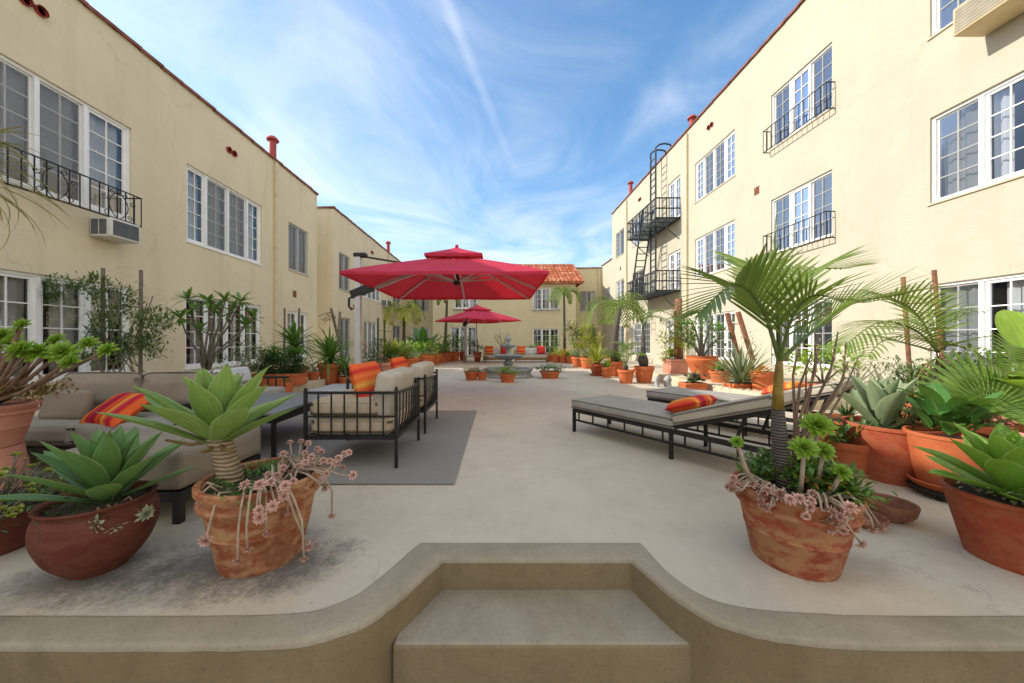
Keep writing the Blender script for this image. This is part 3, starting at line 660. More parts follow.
# iron grilles on upper windows of the block
for a,b_ in ((2.25,4.0),(-2.9,-1.3)): balcony(b3,loc,MBk,a,b_,3.05,3.12,.12,M['iron'],False,.2)
pipe(b3,loc,MBr,7.2,.1,6.2,.1)
m=MB(); m.rbox((-.1,26.5,6.0),(1.4,27.6,7.05),.03); tag(m.build('rooftop_unit',M['greyframe']),'grey metal rooftop box just above the tiled roof line','rooftop unit')

# right building
XR=7.45; ZR=9.35
loc=Vector((XR,3,0)); b4=thing('apartment_building','three storey pale cream stucco building at right in full sun','building',loc)
MR=wallM((XR,0,0),(0,1,0),(-1,0,0))
wn=[(3.6,5.95),(7.69,9.41),(10.85,13.05)]
wr=[(a,b_,z0,z1) for a,b_ in wn for z0,z1 in ((.45,2.03),(3.42,4.9),(6.28,7.75))]
wr+= [(14.1,15.1,6.2,7.9),(14.1,15.1,3.2,4.85),(14.4,15.3,.05,2.05),(17.6,19.1,6.25,7.7),(17.6,19.1,3.3,4.8),(16.9,19.1,.4,2.05),(20.4,21.8,6.3,7.8),(20.4,21.8,3.3,4.8),(20.4,21.8,.3,2.0)]
facade(b4,loc,MR,-2.5,22.5,ZR,wr,M['stucco_r']); shell(b4,loc,XR,15.5,-2.5,22.5,ZR,M['stucco_r'],{'x0'})
for i,h_ in enumerate(wr):
    L=[(1,'c'),(1,'p'),(1,'p')]
    cur=True; st='w'
    if i<3: L=[(1,'p'),(1,'c'),(1,'c'),(1,'s')]; cur=True
    elif i<6: L=[(1,'s'),(1,'c'),(1,'s')]; cur=True
    elif i<9: L=[(.8,'c'),(1,'s'),(1,'s'),(.8,'c')]; cur=(i==7)
    elif h_[1]-h_[0]<1.2: L=[(1,'c'),(1,'c')]
    else: L=[(1,'s'),(1,'p')]; st='g' if i%2 else 'w'
    window(b4,loc,MR,*h_,L,ny=5 if i>5 else 4,style=st,curt=cur)
capline(b4,loc,(XR,-2.5,ZR),(XR,22.5,ZR),(-1,0,0)); capline(b4,loc,(XR,22.5,ZR),(15.5,22.5,ZR),(0,1,0))
pipe(b4,loc,MR,13.55,.1,9.2); pipe(b4,loc,MR,19.9,.1,9.2); chimney(b4,loc,XR+.2,13.6,ZR,.55,.13); chimney(b4,loc,XR+.2,19.9,ZR,.95,.13)
clayvent(b4,loc,MR,18.0,8.5); clayvent(b4,loc,MR,12.0,8.6,2); wallvent(b4,loc,MR,9.85,5.3); wallvent(b4,loc,MR,20.9,5.4); clayvent(b4,loc,MR,6.8,8.62)
balcony(b4,loc,MR,7.62,9.45,6.2,6.78,.2,M['iron'],False,.14); balcony(b4,loc,MR,7.62,9.45,3.34,3.92,.2,M['iron'],False,.14)
ac_unit('air_conditioner','tan air conditioner box sticking out near the top right roofward corner',MR,4.55,5.28,5.7,6.12,.5,M['actan'])
ac_unit('air_conditioner','small tan air conditioner box on the right wall just above the palm',MR,9.75,10.45,2.92,3.3,.36,M['actan'])
# low wing behind
loc=Vector((XR,22.5,0)); b5=thing('building_wing','low cream wing at far right joining the sunny building and the tiled one','building',loc)
facade(b5,loc,MR,22.5,24.7,6.45,[(23.0,24.0,3.3,4.7)],M['stucco_r']); window(b5,loc,MR,23.0,24.0,3.3,4.7,[(1,'p'),(1,'p')],style='g')
shell(b5,loc,XR,15.5,22.5,24.7,6.45,M['stucco_r'],{'x0','y0'}); capline(b5,loc,(XR,22.5,6.45),(XR,24.7,6.45),(-1,0,0))

# fire escape
o=Vector((XR,15.4,0)); fe=thing('fire_escape','dark iron fire escape with two railed landings and ladders on the right wall','fire escape',o)
def landing(z,y0,y1,x0):
    m=MB()
    for yy in (y0,y1-.04): m.box((x0,yy,z-.05),(XR,yy+.04,z+.02))
    m.box((x0,y0,z-.05),(x0+.05,y1,z+.02)); m.box((XR-.06,y0,z-.05),(XR-.01,y1,z+.02))
    k=x0+.07
    while k<XR-.08: m.box((k,y0,z-.02),(k+.028,y1,z+.005)); k+=.065
    yy=y0+.5
    while yy<y1: m.box((x0,yy,z-.045),(XR,yy+.03,z-.021)); yy+=.6
    for yy in (y0+.1,y1-.1): m.bar((x0+.1,yy,z-.03),(XR,yy,z-.85),.03)
    m.build('landing',M['escape'],fe,off=o)
    m=MB(); r=.045
    for zz_ in (.38,.8):
        m.bar((x0,y0,z+zz_),(x0,y1,z+zz_),r); m.bar((x0,y0,z+zz_),(XR,y0,z+zz_),r); m.bar((x0,y1,z+zz_),(XR,y1,z+zz_),r)
    nn=int((y1-y0)/.16)
    for i in range(nn+1): yy=y0+(y1-y0)*i/nn; m.bar((x0,yy,z),(x0,yy,z+.8),.024 if i%5 else .045)
    for i in range(7): x=x0+(XR-x0)*i/7; m.bar((x,y0,z),(x,y0,z+.8),.026); m.bar((x,y1,z),(x,y1,z+.8),.026)
    m.build('railing',M['escape'],fe,off=o)
landing(6.12,14.1,17.2,6.45); landing(3.15,14.1,17.2,6.45)
def ladder(p,q,side,wd=.42,step=.3,r=.025,ext=0):
    m=MB(); p=Vector(p); q=Vector(q); s=Vector(side).normalized()*wd/2; d=(q-p); L=d.length; d.normalize()
    for k in (-1,1): m.bar(p+s*k,q+s*k,r+.015,r)
    z=step
    while z<L: m.bar(p+d*z-s,p+d*z+s,r*.8); z+=step
    return m
ladder((6.75,16.9,3.2),(6.65,15.3,6.9),(1,0,0),.45,.3,.045).build('ladder',M['escape'],fe,off=o)
ladder((6.6,16.6,1.9),(6.6,16.6,4.0),(0,1,0)).build('ladder',M['escape'],fe,off=o)
m=ladder((6.97,15.5,3.2),(6.97,15.5,9.4),(0,1,0),.5,.3,.045)
for k in (-.25,.25): m.tube([(6.97,15.5+k,9.0),(6.97,15.5+k,9.62),(7.15,15.5+k,9.76),(7.35,15.5+k,9.8),(7.6,15.5+k,9.76),(7.68,15.5+k,9.65),(7.68,15.5+k,9.3)],.04,6)
m.build('ladder',M['escape'],fe,off=o)

# ------------------------------------------------------------ furniture
rugo=Vector((-1.95,3.85,0)); m=MB(); m.rbox((-1.65,-1.33,.004),(1.63,1.33,.016),.005,2); r_=m.build('rug',M['rug']); r_.location=rugo; tag(r_,'large grey woven outdoor rug under the armchairs and low table','rug')
def pillow(m,w_,h_,t_,Mx,n=14):
    for sgn in (1,-1):
        rows=[];uvs=[]
        for i in range(n+1):
            r=[];u_=[]
            for j in range(n+1):
                a=i/n*2-1;b=j/n*2-1
                th=t_/2*((1-a**4)*(1-b**4))**.55
                pin=1-.07*(1-abs(a*b))*( (abs(a)**6+abs(b)**6)/2)
                r.append(Mx@Vector((b*w_/2*pin,a*h_/2*pin,sgn*th))); u_.append((j/n,i/n))
            rows.append(r if sgn>0 else list(reversed(r))); uvs.append(u_ if sgn>0 else list(reversed(u_)))
        m.quadstrip(rows,uvs)
Rx=lambda a:Matrix.Rotation(a,4,'X'); Ry=lambda a:Matrix.Rotation(a,4,'Y'); Rz=lambda a:Matrix.Rotation(a,4,'Z'); T=lambda *a:Matrix.Translation(Vector(a))
# armchair: local x from 0 (front, left) .. .76 (back, right), y 0..W
def armchair(label,loc,W=.82):
    e=thing('metal_armchair',label,'armchair',loc,0,'armchairs with slatted backs on the rug'); dp=.77; ht=.635
    for x,y,top in ((.015,.015,ht),(.015,W-.015,ht),(dp-.015,.015,ht+.01),(dp-.015,W-.015,ht+.01)):
        m=MB(); m.box((x-.012,y-.012,0.005),(x+.012,y+.012,top)); m.lathe([(.010,0),(.014,.008),(.010,.018),(.001,.022)],8,(x,y,top)); m.build('leg',M['bronze'],e)
    m=MB()
    for y in (.003,W-.027): m.box((.031,y,.235),(dp-.031,y+.024,.265))
    for x in (.003,dp-.027): m.box((x,.031,.235),(x+.024,W-.031,.265))
    for i in range(8): m.box((.03,.06+i*(W-.12)/8,.243),(dp-.03,.09+i*(W-.12)/8,.255))
    m.build('seat_frame',M['bronze'],e)
    for y in (.003,W-.023):
        m=MB(); m.box((.031,y,ht-.03),(dp-.031,y+.02,ht-.008)); m.box((.031,y+.004,.415),(dp-.031,y+.016,.43))
        for i in range(1,7): x=.015+(dp-.03)*i/7; m.box((x-.005,y+.003,.262),(x+.005,y+.015,ht-.028))
        m.build('arm',M['bronze'],e)
    m=MB(); rows=[]
    def bow(s): return .045*math.sin(s*PI)
    pts=[(dp-.015+bow(i/10),.03+(W-.06)*i/10,ht-.02) for i in range(11)]; m.tube(pts,.011,6)
    for i in range(1,12): s=i/12; y=.015+(W-.03)*s; m.tube([(dp-.015,y,.25),(dp-.015+bow(s)*.9,y,.42),(dp-.015+bow(s),y,ht-.02)],.007,5)
    m.build('back',M['bronze'],e)
    m=MB(); m.rbox((.03,.04,.262),(dp-.06,W-.04,.40),.045,4,puff=.012); s=m.build('seat_cushion',M['cushion_side'],e,smooth=2); 
    m=MB(); m.rbox((.015,.045,.405),(dp-.15,W-.045,.55),.05,4,puff=.018); s=m.build('seat_cushion',M['cushion_side'],e,smooth=2)
    m=MB(); m.rbox((-.085,-(W-.1)/2,-.19),(.085,(W-.1)/2,.19),.045,4,T(dp-.14,W/2,.585)@Ry(R(9)),puff=0); m.build('back_cushion',M['cushion'],e,smooth=2)
    return e
c1=armchair('nearest slatted metal armchair on the rug with taupe cushions, front arm facing the steps',(-1.585,2.8,.016))
c2=armchair('second slatted metal armchair, just behind the nearest one along the rug edge',(-1.575,3.86,.016),.78)
def loose_pillow(label,loc,w_,h_,t_,rot,mat,name='throw_pillow',grp=None):
    m=MB(); pillow(m,w_,h_,t_,rot); o=m.build(name,M[mat],None,smooth=2); o.location=loc; return tag(o,label,'pillow',grp)
loose_pillow('orange striped pillow leaning in the nearest metal armchair',(-1.19,3.2,.665),.52,.40,.15,Rz(R(86))@Rx(R(72)),'stripe_o')
loose_pillow('orange striped pillow propped in the second metal armchair',(-1.19,4.26,.665),.50,.40,.15,Rz(R(92))@Rx(R(74)),'stripe_o')
# low table
e=thing('coffee_table','low charcoal metal coffee table on the rug','table',(-2.45,3.62,.016))
m=MB(); m.rbox((-.5,-.6,.385),(.5,.6,.41),.006,2); m.build('tabletop',M['black_table'],e)
m=MB(); 
for y in (-.57,.55): m.box((-.47,y,.31),(.47,y+.02,.384)); 
for x in (-.49,.47): m.box((x,-.57,.31),(x+.02,.57,.384))
m.build('apron',M['bronze'],e)
for x in (-.48,.45):
    for y in (-.58,.55): m=MB(); m.box((x,y,0),(x+.03,y+.03,.384)); m.build('leg',M['bronze'],e)
m=MB(); m.lathe([(.0,0),(.03,.0),(.045,.02),(.048,.035),(.042,.033),(.02,.01),(0,.01)],14); a=m.build('ashtray',M['silver'],smooth=30); a.location=(-2.17,3.32,.427); tag(a,'small shiny metal dish on the charcoal table','dish')
# sofas at left
def sofa(label,loc,rz,W,dp,mat_s,mat_b,nb,grp=None,bh=.36,lean=12,seat=.385):
    e=thing('outdoor_sofa',label,'sofa',loc,rz,grp)
    m=MB()
    for x in (0,W-.04): 
        m.box((x,0,.16),(x+.04,dp,.20)); m.box((x,0,.5),(x+.04,dp,.53)); 
        for i in range(6): m.box((x+.01,.05+i*(dp-.1)/5,.2),(x+.03,.065+i*(dp-.1)/5,.5))
    m.box((.04,0,.15),(W-.04,.03,.2)); m.box((.04,dp-.03,.15),(W-.04,dp,.2)); m.box((.04,dp-.03,.5),(W-.04,dp,.53))
    m.build('frame',M['bronze'],e)
    for x in (0,W-.04):
        for y in (0,dp-.04): m=MB(); m.box((x,y,0),(x+.04,y+.04,.16)); m.build('leg',M['bronze'],e)
    for i in range(nb):
        a=.05+(W-.1)*i/nb; b=.05+(W-.1)*(i+1)/nb-.006
        m=MB(); m.rbox((a,.0,.21),(b,dp-.05,seat),.04,4,puff=.01); m.build('seat_cushion',mat_s,e,smooth=2)
        m=MB(); m.rbox((-(b-a)/2,-.085,0),((b-a)/2,.085,bh),.06,4,T((a+b)/2,dp-.17,seat)@Rx(R(-lean)),puff=.015); m.build('back_cushion',mat_b,e,smooth=2)
    return e
sofa('taupe cushioned outdoor sofa at far left behind the agave bowl',(-4.22,2.75,0),0,1.62,.72,M['cushion_grey'],M['cushion_brown'],2,bh=.36)
sofa('pale grey cushioned loveseat beside the low charcoal table, near the planted ledge',(-3.15,3.75,0),R(90),1.45,.72,M['cushion_grey'],M['cushion_white'],2,bh=.30,lean=14)
loose_pillow('red and orange striped pillow lying on the taupe sofa',(-3.22,2.93,.475),.42,.36,.13,Rz(R(-14))@Rx(R(36)),'stripe')
m=MB(); m.rbox((-.19,-.05,-.13),(.19,.05,.13),.045,4,Rx(R(-15))); a=m.build('lumbar_pillow',M['cushion_brown'],smooth=2); a.location=(-3.72,2.98,.5); tag(a,'small taupe lumbar cushion at the middle of the far left sofa','pillow')
e=thing('ottoman','pale square ottoman in front of the taupe sofa, behind the trunked agave','ottoman',(-2.2,2.32,0))
m=MB(); m.rbox((-.38,-.35,.19),(.38,.35,.41),.035,4,puff=.008); m.build('cushion',M['cushion_brown'],e,smooth=2)
m=MB(); m.box((-.37,-.34,.13),(.37,.34,.185)); m.build('frame',M['bronze'],e)
for x in (-.37,.33):
    for y in (-.34,.3): m=MB(); m.box((x,y,0),(x+.04,y+.04,.13)); m.build('leg',M['bronze'],e)

# loungers
def lounger(label,loc,rz):
    e=thing('sun_lounger',label,'sun lounger',loc,rz,'cushioned sun loungers'); L=1.95; W=.68; s=1.2; a=R(20); zf=.25
    m=MB()
    for y in (0,W-.03): m.box((0,y,zf-.02),(L,y+.03,zf+.02)); m.box((.02,y+.005,zf-.12),(L-.02,y+.025,zf-.10))
    for x in (0,.5,1.0,L-.03): m.box((x,.03,zf-.015),(x+.03,W-.03,zf+.015))
    for i in range(9): x=.08+i*.2; [m.box((x,y+.008,zf-.1),(x+.012,y+.022,zf-.02)) for y in (0,W-.03)]
    m.build('frame',M['bronze'],e)
    for x in (0,1.15,L-.03):
        for y in (0,W-.03): m=MB(); m.box((x,y-.001,0),(x+.028,y+.031,zf-.021)); m.build('leg',M['bronze'],e)
    Mb=T(s,0,zf+.035)@Ry(-a)
    m=MB()
    for y in (.0,W-.03): m.box((0,y,-.012),(.78,y+.028,.018),Mb)
    for i in range(6): m.box((.05+i*.14,.028,-.008),(.08+i*.14,W-.03,.01),Mb)
    m.build('backrest_frame',M['bronze'],e)
    for y in (.05,W-.08): m=MB(); m.bar(Mb@Vector((.55,y,-.01)),(L-.3,y,zf-.01),.02); m.build('prop',M['bronze'],e)
    m=MB(); m.rbox((-.02,-.01,zf+.025),(s+.0,W+.01,zf+.125),.032,4,puff=.006); m.build('seat_cushion',M['cushion_grey'],e,smooth=2)
    m=MB(); m.rbox((.0,-.01,.022),(.8,W+.01,.122),.032,4,Mb,puff=.006); m.build('back_cushion',M['cushion'],e,smooth=2)
    m=MB()
    for z in (zf+.032,zf+.118): m.tube([(-.018,-.004,z),(s-.02,-.012,z)],.006,5)
    for z in (.03,.115): m.tube([Mb@Vector((.02,-.012,z)),Mb@Vector((.79,-.012,z))],.006,5)
    m.build('piping',M['piping'],e,smooth=30)
    return e
lr=math.atan2(-.82,.57)
lounger('nearest cushioned sun lounger with a raised back and red striped pillow',(.87,4.03,0),lr)
lounger('farther cushioned sun lounger, beside the planted ledge, its raised back in sunlight',(2.07,4.78,0),lr)
uu=Vector((.57,-.82,0)).normalized(); vv=Vector((.82,.57,0)).normalized()
for lab,A,k in (('red striped pillow on the nearest sun lounger',Vector((.87,4.03,0)),1.2),('orange and white striped pillow on the farther sun lounger',Vector((2.07,4.78,0)),1.42)):
    p=A+uu*k+vv*.30+Vector((0,0,.47 if k<1.3 else .53)); loose_pillow(lab,p,.44,.30,.13,Rz(lr+R(90))@Rx(R(-20)),'stripe' if k<1.3 else 'stripe_o')

# umbrellas
def umbrella(label,loc,rz,hub,pole,zp=2.62,ze=1.93,side=3.0,zedge=2.06,base=True):
    """hub, pole: local xy"""
    e=thing('cantilever_parasol',label,'parasol',loc,rz,'red cantilever parasols'); hx,hy=hub; px_,py_=pole; s=side/2
    zc=2.66
    m=MB(); N_=10
    def cz(u,v):
        q=max(abs(u),abs(v)); rib=.0
        z=zedge+(zc-zedge)*(1-q)**.93
        # sag between ribs
        if q>0: 
            tt=min(abs(u),abs(v))/q; z-=.012*q*math.sin(PI*tt)**2*(1-q*.3)
        return z
    for quad in range(4):
        ca,sa=math.cos(quad*PI/2),math.sin(quad*PI/2); rows=[]
        for i in range(N_+1):
            q=.13+.87*i/N_; row=[]
            for j in range(-6,7):
                u=q; v=q*j/6; x,y=u*ca-v*sa,u*sa+v*ca; row.append(Vector((hx+x*s,hy+y*s,cz(u,v))))
            rows.append(row)
        rows.append([p+Vector((0,0,-.045)) for p in rows[-1]])
        m.quadstrip(rows)
    m.build('canopy',M['canvas'],e,smooth=35)
    m=MB(); vs_=.5
    for quad in range(4):
        ca,sa=math.cos(quad*PI/2),math.sin(quad*PI/2); rows=[]
        for i in range(6):
            q=i/5; row=[]
            for j in range(-3,4):
                v=q*j/3; x,y=q*ca-v*sa,q*sa+v*ca; row.append(Vector((hx+x*vs_,hy+y*vs_,2.81-.235*q**.9)))
            rows.append(row)
        rows.append([p+Vector((0,0,-.05)) for p in rows[-1]])
        m.quadstrip(rows)
    m.lathe([(.001,.06),(.03,.05),(.035,.0)],10,(hx,hy,2.80)); m.build('vent_canopy',M['canvas'],e,smooth=35)
    hz=2.16
    m=MB(); m.lathe([(.001,-.07),(.05,-.06),(.065,0),(.05,.06),(.03,.1),(.02,.5),(.001,.5)],14,(hx,hy,hz)); m.build('hub',M['rubber'],e,smooth=30)
    for k in range(8):
        a=k*PI/4; u,v=math.cos(a),math.sin(a); q=max(abs(u),abs(v)); u/=q; v/=q
        m=MB(); m.bar((hx+u*.08,hy+v*.08,zc-.03),(hx+u*s*.985,hy+v*s*.985,zedge-.02),.028,.035)
        rib=m.build('rib',M['silver'],e)
        m=MB(); m.bar((hx+u*.05,hy+v*.05,hz+.02),(hx+u*s*.48,hy+v*s*.48,zedge+(zc-zedge)*.52-.035),.024,.028); m.build('strut',M['silver'],rib)
    m=MB(); m.box((px_-.05,py_-.05,.15 if base else 0),(px_+.05,py_+.05,zp)); m.build('pole',M['silver'],e)
    m=MB(); m.rbox((px_-.075,py_-.06,zp-.03),(px_+.16,py_+.06,zp+.05),.02); m.build('pole_cap',M['rubber'],e)
    d=(Vector((hx,hy,0))-Vector((px_,py_,0))).normalized()
    m=MB(); m.bar((px_,py_,zp),(hx-d.x*.6,hy-d.y*.6,2.44),.03,.03); m.build('stay',M['rubber'],e)
    E=Vector((px_,py_,ze)); m=MB(); m.bar(E+Vector((-.12,0,-.03)),E+d*.26+Vector((0,0,.13)),.13,.14); m.tube([E+Vector((-.1,0,-.05)),E+Vector((-.17,0,-.1)),E+Vector((-.17,0,-.24)),E+Vector((-.11,0,-.3))],.022,8); m.build('crank_bracket',M['rubber'],e)
    m=MB(); m.bar(E+d*.2+Vector((0,0,.1)),(px_+(hx-px_)*.58,py_+(hy-py_)*.58,2.33),.055,.075); m.bar((px_+(hx-px_)*.56,py_+(hy-py_)*.56,2.32),(hx,hy,2.42),.05,.06); m.build('arm',M['silver'],e)
    if base:
        m=MB(); m.rbox((px_-.78,py_-.45,0),(px_+.3,py_+.65,.2),.03); m.build('base',M['cushion_white'] if base==2 else M['greyframe'],e,smooth=30)
        m=MB(); m.rbox((px_-.09,py_-.09,.19),(px_+.09,py_+.09,.32),.02); m.build('pole_foot',M['rubber'],e)
    return e
umbrella('large red square cantilever parasol over the rug, on a silver side pole',(-.77,6.44,0),0,(0,0),(-1.79,-.12))
umbrella('smaller looking distant red parasol in front of the tiled building',(-1.0,16.6,0),R(36),(0,0),(.32,1.63),zp=2.4,base=False)

# fountain
o=Vector((.31,10.42,0)); e=thing('stone_fountain','grey carved stone tiered fountain in the middle of the courtyard','fountain',o)
m=MB(); m.lathe([(.70,0),(.74,.02),(.70,.06),(.67,.1),(.70,.17),(.76,.21),(.76,.25),(.68,.25),(.64,.21),(.60,.08),(.001,.08)],32); m.build('basin',M['stone'],e,smooth=30)
m=MB(); m.lathe([(.63,.19),(.001,.19)],32); m.build('water',M['water'],e)
m=MB(); m.lathe([(.26,.08),(.24,.2),(.14,.26),(.11,.33),(.17,.38),(.12,.43),(.09,.52),(.001,.55)],16); m.build('pedestal',M['stone'],e,smooth=30)
m=MB(); m.lathe([(.08,.5),(.2,.52),(.38,.57),(.47,.62),(.49,.645),(.47,.65),(.4,.61),(.1,.58),(.001,.58)],28); m.build('lower_bowl',M['stone'],e,smooth=30)
m=MB(); m.lathe([(.09,.58),(.11,.64),(.06,.7),(.08,.78),(.05,.84),(.001,.86)],14); m.build('column',M['stone'],e,smooth=30)
m=MB(); m.lathe([(.05,.83),(.13,.85),(.22,.9),(.26,.935),(.25,.945),(.2,.92),(.001,.9)],22); m.build('upper_bowl',M['stone'],e,smooth=30)
m=MB(); m.lathe([(.06,.9),(.08,.97),(.05,1.02),(.085,1.08),(.09,1.14),(.05,1.2),(.02,1.24),(.001,1.26)],14); m.build('finial',M['stone'],e,smooth=30)

# far sofas
def farsofa(label,x0,x1,y,pl):
    e=thing('outdoor_sofa',label,'sofa',(x0,y,0),0,'sofas along the far building'); W=x1-x0
    m=MB(); m.rbox((0,0,.12),(W,.7,.22),.02); m.box((0,.62,.22),(W,.7,.62)); m.build('frame',M['wood'],e)
    for x in (.02,W-.08): m=MB(); m.box((x,.02,0),(x+.06,.08,.12)); m.build('leg',M['wood'],e)
    m=MB(); m.rbox((.02,.0,.22),(W-.02,.55,.38),.04); m.build('seat_cushion',M['cushion'],e,smooth=30)
    m=MB(); m.rbox((.02,.46,.38),(W-.02,.62,.72),.05); m.build('back_cushion',M['leaf_grey'] if 0 else M['cushion_white'],e,smooth=30)
    for i,(px_,lab) in enumerate(pl): loose_pillow(lab,(px_,y+.34,.62),.42,.42,.15,Rx(R(74)),'redpillow' if i%2 else 'stripe_o',grp='red pillows on the far sofas')
farsofa('far grey sofa left of the fountain, backed against the tan building',-.75,.55,17.3,[(-.45,'red striped pillow on far sofa, just left of the fountain top'),(.35,'red pillow peeping from behind the fountain')])
farsofa('far grey sofa right of the fountain, in front of the tan building',.85,2.5,17.3,[(1.18,'orange striped pillow on far sofa, right beside the fountain'),(2.2,'red pillow at the right end of the far sofa')])
e=thing('wooden_bench','low dark wooden slat table on the terrace left of the fountain','bench',(-1.75,17.0,0)); m=MB()
for i in range(6): m.box((0,.0+i*.09,.30),(1.25,.07+i*.09,.33))
m.build('seat',M['wood'],e)
for x in (.05,1.14): m=MB(); m.box((x,.03,0),(x+.06,.49,.3)); m.build('leg',M['wood'],e)

# ------------------------------------------------------------ plants
PF={'agave':lambda t:(.42+.58*math.sin(min(1,t/.55)*PI/2)) if t<.55 else max(.0,(1-((t-.55)/.45)**1.7)),
    'strap':lambda t:(.8+.2*math.sin(t*PI)) if t<.5 else max(0,1-((t-.5)/.5)**2),
    'leaf':lambda t:math.sin(PI*min(1,max(0,t))**.8)**.8 if 0<t<1 else 0,
    'broad':lambda t:(math.sin(PI*t**.75)**.6 if 0<t<1 else 0),
    'succ':lambda t:(.45+.55*t/.65) if t<.65 else math.sqrt(max(0,1-((t-.65)/.35)**2)),
    'ribbon':lambda t:1-.85*t}
def blade(m,c,az,el,L,W,droop=.3,segs=6,fold=.15,prof='agave',Mx=None,wide=1):
    pf=PF[prof]; h=Vector((math.cos(az),math.sin(az),0)); s=Vector((-math.sin(az),math.cos(az),0)); Z=Vector((0,0,1)); p=Vector(c); a=el
    rows=[];uvs=[]
    offs=[-1,0,1] if wide==1 else [-1,-.55,0,.55,1]
    for k in range(segs+1):
        t_=k/segs; d=h*math.cos(a)+Z*math.sin(a); n=-h*math.sin(a)+Z*math.cos(a); w_=W*pf(t_)/2
        row=[p+s*(o*w_)+n*(fold*w_*o*o) for o in offs]
        if Mx: row=[Mx@q for q in row]
        rows.append(row); uvs.append([((o+1)/2,t_) for o in offs]); p=p+d*(L/segs); a-=droop/segs
    m.quadstrip(rows,uvs)
def agave(m,c,Rr,n,W,seed=0,tilt=None,emin=8,emax=82,droop=.35,prof='agave',segs=9,fold=.5):
    r=random.Random(seed); Mx=T(*c)@(tilt or Matrix.Identity(4))
    for i in range(n):
        t_=i/(n-1); az=i*2.39996+r.uniform(-.2,.2); el=R(emax+(emin-emax)*t_**.9+r.uniform(-5,5)); L=Rr*(.74+.26*math.sin(min(1,t_*1.4)*PI/2))*r.uniform(.9,1.08)
        st=Vector((math.cos(az)*.02*t_,math.sin(az)*.02*t_,-.05*t_*Rr/.35))
        blade(m,st,az,el,L,W*r.uniform(.88,1.1)*(.75+.25*t_),droop*r.uniform(.4,1.3)*(1 if t_>.3 else -.2),segs,fold*(1.1-.6*t_),prof,Mx,2)
def rosette(m,c,Rr,n=16,W=None,axis=None,seed=0,emin=5,emax=75,prof='succ',segs=3):
    r=random.Random(seed); W=W or Rr*.55; ax=axis or Vector((0,0,1)); Mx=T(*c)@ax.to_track_quat('Z','Y').to_matrix().to_4x4()
    for i in range(n):
        t_=i/(n-1); blade(m,(0,0,0),i*2.39996,R(emax+(emin-emax)*t_),Rr*(.45+.55*t_)*r.uniform(.9,1.1),W*(.6+.4*t_),-.3,segs,.4,prof,Mx)
def leafcloud(m,c,rad,n,size,seed=0,clumps=14,prof='leaf',asp=.4,up=.2,flat=1):
    r=random.Random(seed); cs=[]
    for i in range(clumps):
        while True:
            q=Vector((r.uniform(-1,1),r.uniform(-1,1),r.uniform(-1,1)))
            if .25<q.length<1: break
        cs.append((q,r.uniform(.18,.4)))
    for i in range(n):
        q,s=r.choice(cs); p=q+Vector((r.gauss(0,s),r.gauss(0,s),r.gauss(0,s)*flat))*.75
        p=Vector((p.x*rad[0],p.y*rad[1],p.z*rad[2]))+Vector(c)
        az=math.atan2(p.y-c[1],p.x-c[0])+r.gauss(0,.9); blade(m,p,az,R(r.uniform(-40,60))+up,size*r.uniform(.6,1.3),size*asp*r.uniform(.8,1.2),r.uniform(0,.8),3 if size>.04 else 2,.25,prof)
def branchy(m,base,tips,rb=.02,rt=.007,seed=0,mid=.35):
    r=random.Random(seed); base=Vector(base)
    for tp in tips:
        tp=Vector(tp); d=tp-base; p1=base+Vector((d.x*.25,d.y*.25,d.z*.4))+Vector((r.gauss(0,.015),r.gauss(0,.015),0)); p2=base+d*.7+Vector((r.gauss(0,.02),r.gauss(0,.02),d.z*.03))
        m.tube([base,p1,p2,tp],[rb,rb*.75+rt*.25,(rb+rt)/2,rt],6)
def whorl(m,c,n,L,W,seed=0,emin=-30,emax=70,prof='leaf',droop=.5,axis=None,segs=4):
    r=random.Random(seed); Mx=T(*c)@((axis or Vector((0,0,1))).to_track_quat('Z','Y').to_matrix().to_4x4())
    for i in range(n): blade(m,(0,0,0),i*2.39996+r.uniform(-.3,.3),R(r.uniform(emin,emax)),L*r.uniform(.7,1.1),W,droop*r.uniform(.4,1.4),segs,.2,prof,Mx)
